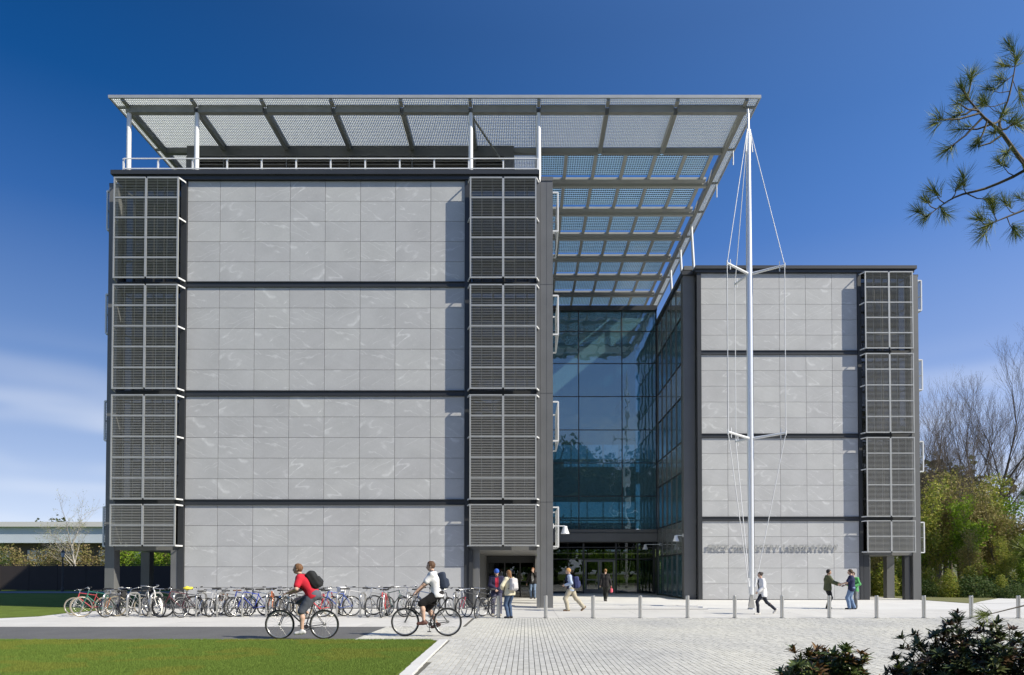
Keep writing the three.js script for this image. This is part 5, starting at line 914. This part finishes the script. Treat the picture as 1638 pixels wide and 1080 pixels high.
// --- left background
treeThing('birch_tree', 'small pale barked tree without leaves behind the boundary fence', [-42.6, 0, -38], 91, { h: 5.9, r: 0.11, levels: 4, kids: 2, spread: 0.75, up: 0.05, bark: M.barkPale, first: 1, trunk: 0.7 }, { n: 900, jit: 0.2, size: 0.10, colors: springGreen });
treeThing('bare_tree', 'leafless spreading tree beside the dark evergreen shrub', [-53.5, 0, -37.5], 97, { h: 6, r: 0.13, levels: 4, kids: 2, spread: 1.0, up: 0.0, bark: M.barkPale, first: 1 }, { n: 300, jit: 0.2, size: 0.1, colors: springGreen });
{
  const f = thing('boundary_fence', 'long dark panelled boundary fence beyond the shaded lawn', 'fence', [0, 0, -30]), fm = mat([0.035, 0.028, 0.028], 0.8, { map: rep(paintTex, 0.5) });
  for (let i = 0; i < 20; i++) { const x = -66 + i * 2.4; mesh('panel', bx(x + 0.06, x + 2.34, 0.04, 2.08, -0.03, 0.03), fm, f); mesh('post', bx(x - 0.055, x + 0.055, 0, 2.14, -0.05, 0.05), fm, f); }
  mesh('rail', bx(-66, -18, 2.145, 2.2, -0.06, 0.06), fm, f);
  const l = thing('lamp_post', 'black lamp post with lantern in front of the boundary fence', 'lamp post', [-37.2, 0, -27]);
  mesh('pole', new THREE.LatheGeometry([[0.12, 0], [0.12, 0.25], [0.06, 0.4], [0.05, 2.7], [0.08, 2.75], [0.001, 2.76]].map(p => new THREE.Vector2(...p)), 14), M.dark, l);
  const ln = mesh('lantern', new THREE.CylinderGeometry(0.15, 0.10, 0.36, 8).translate(0, 2.95, 0), mat([0.5, 0.52, 0.55], 0.3), l); mesh('cap', new THREE.ConeGeometry(0.19, 0.22, 8).translate(0, 3.24, 0), M.dark, ln);
  const b = thing('low_building', 'long low building with a pale blue grey fascia behind the fence', 'building', [0, 0, -60]);
  mesh('wall', bx(-110, -44, 0, 5.2, -14, 0), mat([0.09, 0.07, 0.05], 0.9, { map: rep(paintTex, 0.3) }), b);
  mesh('fascia', bx(-111, -43.2, 5.2, 7.2, -15, 0.9), mat([0.60, 0.66, 0.74], 0.5, { map: rep(paintTex, 0.1) }), b); mesh('roof', bx(-112, -42.6, 7.2, 7.8, -16, 1.4), mat([0.58, 0.57, 0.55], 0.6), b);
  for (let i = 0; i < 14; i++) { const w = mesh('window', bx(-108 + i * 4.5, -105.4 + i * 4.5, 0.9, 4.4, 0.01, 0.06), M.steelDark, b); mesh('pane', bx(-107.9 + i * 4.5, -106.75 + i * 4.5, 1.0, 4.3, 0.065, 0.08), M.fritted, w); mesh('pane', bx(-106.65 + i * 4.5, -105.5 + i * 4.5, 1.0, 4.3, 0.065, 0.08), M.fritted, w); }
  const h = thing('brick_house', 'red brick house end beyond the left colonnade', 'house', [-36, 0, -48]);
  mesh('wall', bx(-3.4, 8, 0, 4.1, -6, 0), mat([0.26, 0.13, 0.10], 0.9, { map: rep(paintTex, 0.6) }), h); const ro = new THREE.Shape([[-3.8, 4.1], [8.4, 4.1], [8.4, 4.5], [-3.8, 4.5]].map(p => new THREE.Vector2(...p))); mesh('roof', new THREE.ExtrudeGeometry(ro, { depth: 7, bevelEnabled: false }).translate(0, 0, -6.5), M.dark, h);
  const wn = mesh('window', bx(-2.4, -1.3, 1.6, 3.2, 0.005, 0.05), M.white, h); mesh('pane', bx(-2.3, -1.4, 1.7, 3.1, 0.055, 0.06), M.fritted, wn);
}
// --- wooded rise closing the view behind everything
{
  const g = new THREE.PlaneGeometry(900, 120, 90, 12); g.rotateX(-Math.PI / 2); const p = g.attributes.position; for (let i = 0; i < p.count; i++) { const x = p.getX(i), z = p.getZ(i); p.setY(i, -1 + 9 * step(60, -20, z) * (0.55 + 0.7 * fbm3(x * 0.012 + 5, 1, z * 0.02, 3)) + 2.2 * fbm3(x * 0.15, 3, z * 0.15, 3) * step(60, 20, z)); } g.computeVertexNormals(); g.translate(0, 0, -190);
  struct('hillside', metric(g), mat([0.11, 0.115, 0.05], 1, { map: rep(paintTex, 0.02) }));
}
// --- big trees: far skyline, and the row behind the camera that the atrium glass mirrors
{
  const o = { h: 20, r: 0.35, levels: 3, kids: 3, spread: 0.8, up: 0.06, first: 1 }, c = [[0.06, 0.085, 0.03], [0.08, 0.10, 0.035], [0.05, 0.07, 0.03]];
  const far = treeThing('broad_tree', 'distant green tree on the skyline behind the low building', [-58, 0, -95], 101, { ...o, h: 11 }, { n: 3500, jit: 1.3, size: 0.75, colors: [[0.16, 0.17, 0.05], [0.20, 0.18, 0.07], [0.10, 0.13, 0.04]] }, 'trees on the far skyline');
  [[-66, -105, 0.95], [-48, -90, 0.85], [-84, -120, 1], [-104, -130, 1.1], [62, -70, 1.2], [54, -62, 1.1], [48, -55, 1.2], [70, -60, 1.3], [-30, -70, 0.8], [-20, -66, 0.8], [30, -62, 1.1], [38, -64, 1.2], [44, -46, 1.1]].forEach(([x, z, k], i) => copyThing(far, [x, 0, z], i * 1.9, k, x > 0 ? 'distant green tree on the skyline beyond the thicket' : undefined));
  const near = treeThing('shade_tree', 'tall dense tree across the plaza, mirrored in the atrium glass', [10, 0, 52], 103, { ...o, h: 21, first: 0 }, { n: 12000, jit: 2.0, size: 1.25, colors: c }, 'trees mirrored in the glass');
  [[-18, 54, 0.9], [-8, 50, 1], [1, 55, 0.95], [19, 50, 0.92], [27, 54, 1.0], [36, 50, 0.95], [45, 55, 1.05], [55, 52, 1], [5.5, 66, 0.95], [14.5, 64, 0.9], [23, 67, 1], [31, 64, 0.95], [-4, 66, 0.9]].forEach(([x, z, k], i) => copyThing(near, [x, 0, z], i * 1.3 + 1, k));
}
// --- white pine standing right of the camera; its boughs reach into the picture
const needleGeo = (() => { const R = rng(5), P = [], I = []; for (let i = 0; i < 58; i++) { const th = R() * 6.28, ph = 0.15 + R() * 1.15, L = 0.75 + R() * 0.45, d = V(Math.sin(ph) * Math.cos(th), Math.sin(ph) * Math.sin(th), Math.cos(ph)), s = V(R() - 0.5, R() - 0.5, R() - 0.5).cross(d).normalize().multiplyScalar(0.011), b = d.clone().multiplyScalar(0.04).add(V(0, 0, (R() - 0.6) * 0.35)), e = b.clone().addScaledVector(d, L).add(V(0, -0.06 * L, 0)), m = b.clone().addScaledVector(d, L * 0.55), o = P.length / 3; P.push(b.x - s.x, b.y - s.y, b.z - s.z, b.x + s.x, b.y + s.y, b.z + s.z, m.x + s.x, m.y + s.y, m.z + s.z, m.x - s.x, m.y - s.y, m.z - s.z, e.x, e.y, e.z); I.push(o, o + 1, o + 2, o, o + 2, o + 3, o + 3, o + 2, o + 4); } const g = new THREE.BufferGeometry(); g.setAttribute('position', new THREE.Float32BufferAttribute(P, 3)); g.setIndex(I); g.computeVertexNormals(); return g; })();
function pine(name, label, pos, boughs, size, seed, o) {         // boughs: [points, radius, tufts]
  const t = thing(name, label, 'tree', pos), R = rng(seed), tufts = [];
  mesh('trunk', new THREE.CylinderGeometry(o.r1, o.r0, o.h, 12).translate(0, o.h / 2 - 0.1, 0), M.bark, t);
  for (const [pts, r, tf] of boughs) {
    const cv = new THREE.CatmullRomCurve3(pts.map(p => V(...p))), n = 14, segs = []; for (let i = 0; i < n; i++) segs.push([cv.getPoint(i / n), cv.getPoint((i + 1) / n), r * (1 - 0.75 * i / n), r * (1 - 0.75 * (i + 1) / n), 6]);
    for (const [f, off] of tf) { const a = cv.getPoint(f), b = a.clone().add(V(...off)), mid = a.clone().lerp(b, 0.5).add(V(0, -0.02, 0)); segs.push([a, mid, r * 0.35, r * 0.28, 4], [mid, b, r * 0.28, r * 0.2, 4]); const d = V(...off).normalize(); for (let k = 0; k < 2; k++) tufts.push([b.clone().addScaledVector(d, -k * 0.035 * size / 0.1).add(V(R() - 0.5, R() - 0.5, R() - 0.5).multiplyScalar(0.03)), d.clone().add(V(R() - 0.5, R() - 0.2, R() - 0.5).multiplyScalar(0.5)).normalize()]); }
    const e = cv.getPoint(1), d = e.clone().sub(cv.getPoint(0.93)).normalize(); tufts.push([e, d], [e.clone().addScaledVector(d, -0.04), d]);
    mesh('bough', segGeo(segs), M.barkGrey, t);
  }
  const im = new THREE.InstancedMesh(needleGeo, phys(1, 0.6, { transmission: 0.15, thickness: 0, specularIntensity: 0.4 }), tufts.length), ob = new THREE.Object3D(), c = new THREE.Color();
  tufts.forEach(([p, d], i) => { ob.position.copy(p); ob.quaternion.setFromUnitVectors(V(0, 0, 1), d); ob.rotateZ(R() * 6.28); ob.scale.setScalar(size * (0.8 + R() * 0.4)); ob.updateMatrix(); im.setMatrixAt(i, ob.matrix); const k = R(); c.setRGB(0.10 + k * 0.16, 0.16 + k * 0.14, 0.04 + k * 0.02); im.setColorAt(i, c); });
  im.name = 'needles'; im.castShadow = im.receiveShadow = true; stuff(im); t.add(im); return t;
}
{
  const Zp = 24.9, tx = 5.3, q = (px, py, dz = 0) => [(px - 842) / 200 - tx, 1.573 + (915 - py) / 200, dz];       // bough points, metres from the trunk foot
  const o = (dx, dy, dz = 0) => [dx / 200, -dy / 200, dz];
  pine('pine_tree', 'long needled pine whose boughs hang over the right side of the plaza', [tx, 0, Zp], [
    [[[0, 4.3, 0], q(1690, 285), q(1640, 252, 0.05), q(1600, 212, 0.1), q(1570, 190, 0.12), q(1541, 163, 0.15)], 0.026, [[1, o(8, -34)], [0.95, o(-20, -16, 0.05)], [0.9, o(-30, 14)], [0.84, o(-78, 24, 0.1)], [0.8, o(-50, 45, -0.05)], [0.75, o(-16, 36)], [0.7, o(30, -26, -0.1)], [0.66, o(-14, 22, 0.1)], [0.62, o(24, -12)], [0.58, o(-40, 20)], [0.5, o(-26, 28, 0.12)], [0.45, o(20, 24)], [0.7, o(-34, -4, -0.1)], [0.87, o(-46, 4, 0.12)]]],
    [[q(1602, 215, 0.1), q(1612, 180), q(1625, 150), q(1636, 105), q(1640, 80)], 0.012, [[0.9, o(-16, 0)], [1, o(-12, -20)], [0.6, o(-34, -2)], [0.5, o(-50, 14, 0.05)], [0.35, o(-28, -18)], [0.7, o(10, 24)], [0.75, o(-22, 10)], [0.3, o(26, 14)]]],
    [[[0, 4.15, 0], q(1680, 250), q(1640, 270), q(1600, 282, -0.1), q(1560, 291, -0.12), q(1530, 308, -0.1), q(1502, 330, -0.1)], 0.016, [[0.98, o(-14, -6)], [0.9, o(-18, -16)], [0.82, o(-16, -20)], [0.74, o(10, -22)], [0.62, o(24, 20, 0.1)], [0.62, o(-6, -20)], [0.86, o(6, 10)], [0.35, o(-20, -18)]]],
    [[[0, 3.9, 0], q(1690, 312), q(1650, 328), q(1615, 342), q(1592, 352)], 0.014, [[0.98, o(-18, -8)], [0.92, o(-12, 14)], [0.85, o(-6, -22)], [0.6, o(-16, -14)], [0.7, o(10, 20)], [0.4, o(0, 36)], [0.35, o(-22, -6)]]],
    [[[0, 1.9, 0.2], q(1700, 930, 0.4), q(1640, 956, 0.45), q(1600, 958, 0.5), q(1560, 967, 0.5), q(1512, 979, 0.5)], 0.013, [[0.5, o(16, 14)], [0.42, o(20, -10)], [0.38, o(-12, 20)], [0.55, o(30, 34, 0.1)], [0.3, o(-8, -18)]]],
    [[[0, 2.0, 0.1], q(1700, 880, 0.2), q(1662, 880, 0.3), q(1630, 895, 0.3), q(1606, 890, 0.3)], 0.011, [[0.9, o(-14, -12)], [0.8, o(-6, 22)], [0.6, o(-20, 12)], [0.7, o(10, -24)]]],
    [[[0, 1.8, 0.3], q(1700, 1000, 0.5), q(1655, 1000, 0.5), q(1625, 996, 0.5)], 0.009, [[0.9, o(-14, -12)], [0.7, o(-8, 18)], [0.5, o(-18, -10)]]],
    [[[0, 3.4, 0], [0.9, 3.6, 0.4], [1.8, 3.5, 0.6]], 0.03, [[0.9, [0.1, 0.1, 0.1]], [0.7, [0.1, -0.1, 0.2]]]], [[[0, 5, 0], [0.7, 5.3, -0.5], [1.5, 5.4, -0.7]], 0.03, [[0.9, [0.1, 0.1, 0.1]], [0.7, [0.1, -0.1, 0.2]]]],
  ], 0.115, 7, { r0: 0.15, r1: 0.07, h: 6.0 });
  // a second, dark pine at the edge of the thicket
  const b = [], R = rng(19); for (let i = 0; i < 20; i++) { const y = 4.2 + i * 0.3, a = R() * 6.28, L = (3.4 - (y - 3) * 0.28) * (0.7 + R() * 0.5); const tf = []; for (let k = 0; k < 16; k++) tf.push([0.25 + 0.75 * R(), [(R() - 0.5) * 0.9, (R() - 0.3) * 0.4, (R() - 0.5) * 0.9]]); b.push([[[0, y, 0], [Math.cos(a) * L * 0.5, y + 0.1, Math.sin(a) * L * 0.5], [Math.cos(a) * L, y + 0.35, Math.sin(a) * L]], 0.05, tf]); }
  pine('pine_tree', 'dark pine standing among the thicket beyond the last bollard', [33.2, 0, -14], b, 0.42, 29, { r0: 0.26, r1: 0.05, h: 11.4 });
}
// --- evergreen shrubs with leathery leaves in the foreground
{
  const R = rng(31), parts = [];
  const leaf = (() => { const g = new THREE.BufferGeometry(), P = [], I = [], n = 5; for (let i = 0; i <= n; i++) { const t = i / n, w = 0.15 * Math.pow(Math.sin(Math.PI * Math.min(0.98, t * 0.86 + 0.1)), 0.8) * (i === n ? 0 : 1) + (i === 0 ? 0.01 : 0), y = 0.10 * t - 0.22 * t * t; P.push(-w, y + 0.02, t, 0, y - 0.02, t, w, y + 0.02, t); } for (let i = 0; i < n; i++) { const k = i * 3; I.push(k, k + 3, k + 1, k + 1, k + 3, k + 4, k + 1, k + 4, k + 2, k + 2, k + 4, k + 5); } g.setAttribute('position', new THREE.Float32BufferAttribute(P, 3)); g.setIndex(I); g.computeVertexNormals(); return g; })();
  for (let i = 0; i < 11; i++) { const g = leaf.clone(); g.scale(1, 1, 0.75 + R() * 0.4); g.rotateX(-0.15 - (i % 3) * 0.32 - R() * 0.25); g.rotateY(i * 2.4 + R() * 0.4); parts.push(g.toNonIndexed()); }
  parts.forEach(g => { g.computeVertexNormals(); }); const whorl = mergeGeometries(parts, false);
  const M_leaf = phys(1, 0.34, { specularIntensity: 0.5, clearcoat: 0.15 });
  const bush = (label, x, z, rx, h, rz, n, seed, cols) => {
    const t = thing('evergreen_bush', label, 'bush', [x, 0, z], 0, 'leathery evergreen bushes in the foreground'), Q = rng(seed), segs = [], pos = [];
    // shoots: leading stems of uneven length, each carrying whorls along its upper part
    const shoots = Math.round(n / 6);
    for (let k = 0; k < shoots; k++) {
      const u = Q() * 6.28, v = Math.acos(1 - Q() * 0.98), lump = 0.62 + 0.5 * fbm3(Math.cos(u) * 1.5 + seed, v * 2, Math.sin(u) * 1.5, 2) + (Q() < 0.16 ? 0.14 : 0);
      const tip = V(Math.sin(v) * Math.cos(u) * rx * lump, 0.06 + Math.cos(v) * h * lump, Math.sin(v) * Math.sin(u) * rz * lump), m = tip.clone().multiplyScalar(0.55); m.y *= 0.75;
      segs.push([V(0.05 * (Q() - 0.5), -0.03, 0.05 * (Q() - 0.5)), m, 0.012, 0.009, 5], [m, tip, 0.009, 0.004, 4]); pos.push(tip);
      for (let q = 1; q < 6; q++) { const b = m.clone().lerp(tip, 1 - q * 0.17).add(V(Q() - 0.5, Q() - 0.3, Q() - 0.5).multiplyScalar(0.16)); pos.push(b); if (q % 2) segs.push([m.clone().lerp(tip, 0.9 - q * 0.17), b, 0.005, 0.003, 4]); }
    }
    mesh('stems', segGeo(segs), M.barkGrey, t);
    const im = new THREE.InstancedMesh(whorl, M_leaf, pos.length), o = new THREE.Object3D(), c = new THREE.Color();
    pos.forEach((p, i) => { o.position.copy(p); const d = V(p.x * 0.6, p.y + 0.25, p.z * 0.6).normalize(); o.quaternion.setFromUnitVectors(V(0, 1, 0), d); o.rotateY(Q() * 6.28); o.scale.setScalar(0.085 + Q() * 0.05); o.updateMatrix(); im.setMatrixAt(i, o.matrix); const k = cols[Math.floor(Q() * cols.length)], f = 0.75 + Q() * 0.5; c.setRGB(k[0] * f, k[1] * f, k[2] * f); im.setColorAt(i, c); });
    im.name = 'leaves'; im.castShadow = im.receiveShadow = true; stuff(im); t.add(im);
  };
  const dk = [[0.055, 0.075, 0.028], [0.042, 0.060, 0.024], [0.085, 0.10, 0.035], [0.08, 0.05, 0.028]], lt = [[0.10, 0.135, 0.035], [0.14, 0.17, 0.045], [0.07, 0.10, 0.03], [0.17, 0.10, 0.04]];
  bush('small olive green leathery bush with upright shoots', 3.72, 21.8, 0.62, 0.68, 0.55, 330, 201, lt);
  bush('large dark leathery bush under the pine bough', 5.55, 21.9, 0.95, 1.0, 0.75, 620, 207, dk);
  bush('dark leathery bush half out of view behind the large one', 6.9, 21.6, 0.9, 0.9, 0.7, 440, 211, dk);
  bush('little leathery seedling bush between the two larger bushes', 4.62, 21.7, 0.16, 0.52, 0.14, 26, 217, lt);
  struct('planting_bed', sheet([[3.0, 21.0], [4.2, 20.85], [9, 20.8], [9, 27], [2.8, 27]], 0.03), M.soil);
}
// --- the thicket floor
struct('planting_bed', sheet([[22.1, -14.4], [22.1, -4.9], [24.2, -7.6], [27, -10.8], [30, -14.2], [42, -27], [60, -29], [60, -60], [22.1, -60]], 0.016), M.litter);
struct('garden_path', sheet([[22.02, -4.85], [24.2, -7.65], [27, -10.85], [30, -14.25], [42, -27.05], [44.5, -27], [36.5, -14], [34, -4], [38, 3.6], [26, -5.98]], 0.010), M.concrete);
// --- mown grass: blades over the front lawn
{
  const R = rng(61), P = [], I = [], blades = 7; for (let i = 0; i < blades; i++) { const a = R() * 6.28, b = R() * 6.28, r = R() * 0.02, h = 0.6 + R() * 0.5, w = 0.045, x = Math.cos(a) * r * 18, z = Math.sin(a) * r * 18, lx = Math.cos(b) * 0.35 * h, lz = Math.sin(b) * 0.35 * h, k = P.length / 3; P.push(x - Math.sin(b) * w, 0, z + Math.cos(b) * w, x + Math.sin(b) * w, 0, z - Math.cos(b) * w, x + lx, h, z + lz); I.push(k, k + 1, k + 2); }
  const g = new THREE.BufferGeometry(); g.setAttribute('position', new THREE.Float32BufferAttribute(P, 3)); g.setIndex(I); g.computeVertexNormals();
  const pts = []; while (pts.length < 70000) { const z = 14.16 + R() * 6.4, xl = -(30.67 - z) * 0.76, x = xl + R() * (-1.98 - xl); if (x < -2.03 - (z < 14.5 ? 0.1 : 0) + (z - 14) * 0.012) pts.push([x, z]); }
  const im = new THREE.InstancedMesh(g, phys(1, 0.9, { specularIntensity: 0.15, transmission: 0.2, thickness: 0 }), pts.length), o = new THREE.Object3D(), c = new THREE.Color();
  pts.forEach(([x, z], i) => { o.position.set(x, 0.018, z); o.rotation.y = R() * 6.28; o.scale.set(0.05, 0.028 + R() * 0.02, 0.05); o.updateMatrix(); im.setMatrixAt(i, o.matrix); const n = fbm3(x * 0.9, 2, z * 1.4, 3), k = 0.75 + R() * 0.5, y = n > 0.56 ? 1.25 : 1; c.setRGB(0.17 * k * y, 0.25 * k, 0.05 * k); im.setColorAt(i, c); });
  im.name = 'grass_blades'; im.castShadow = im.receiveShadow = true; stuff(im); im.userData.label = 'short mown grass of the front lawn'; im.userData.category = 'grass'; scene.add(im);
}

renderer.render(scene, camera);
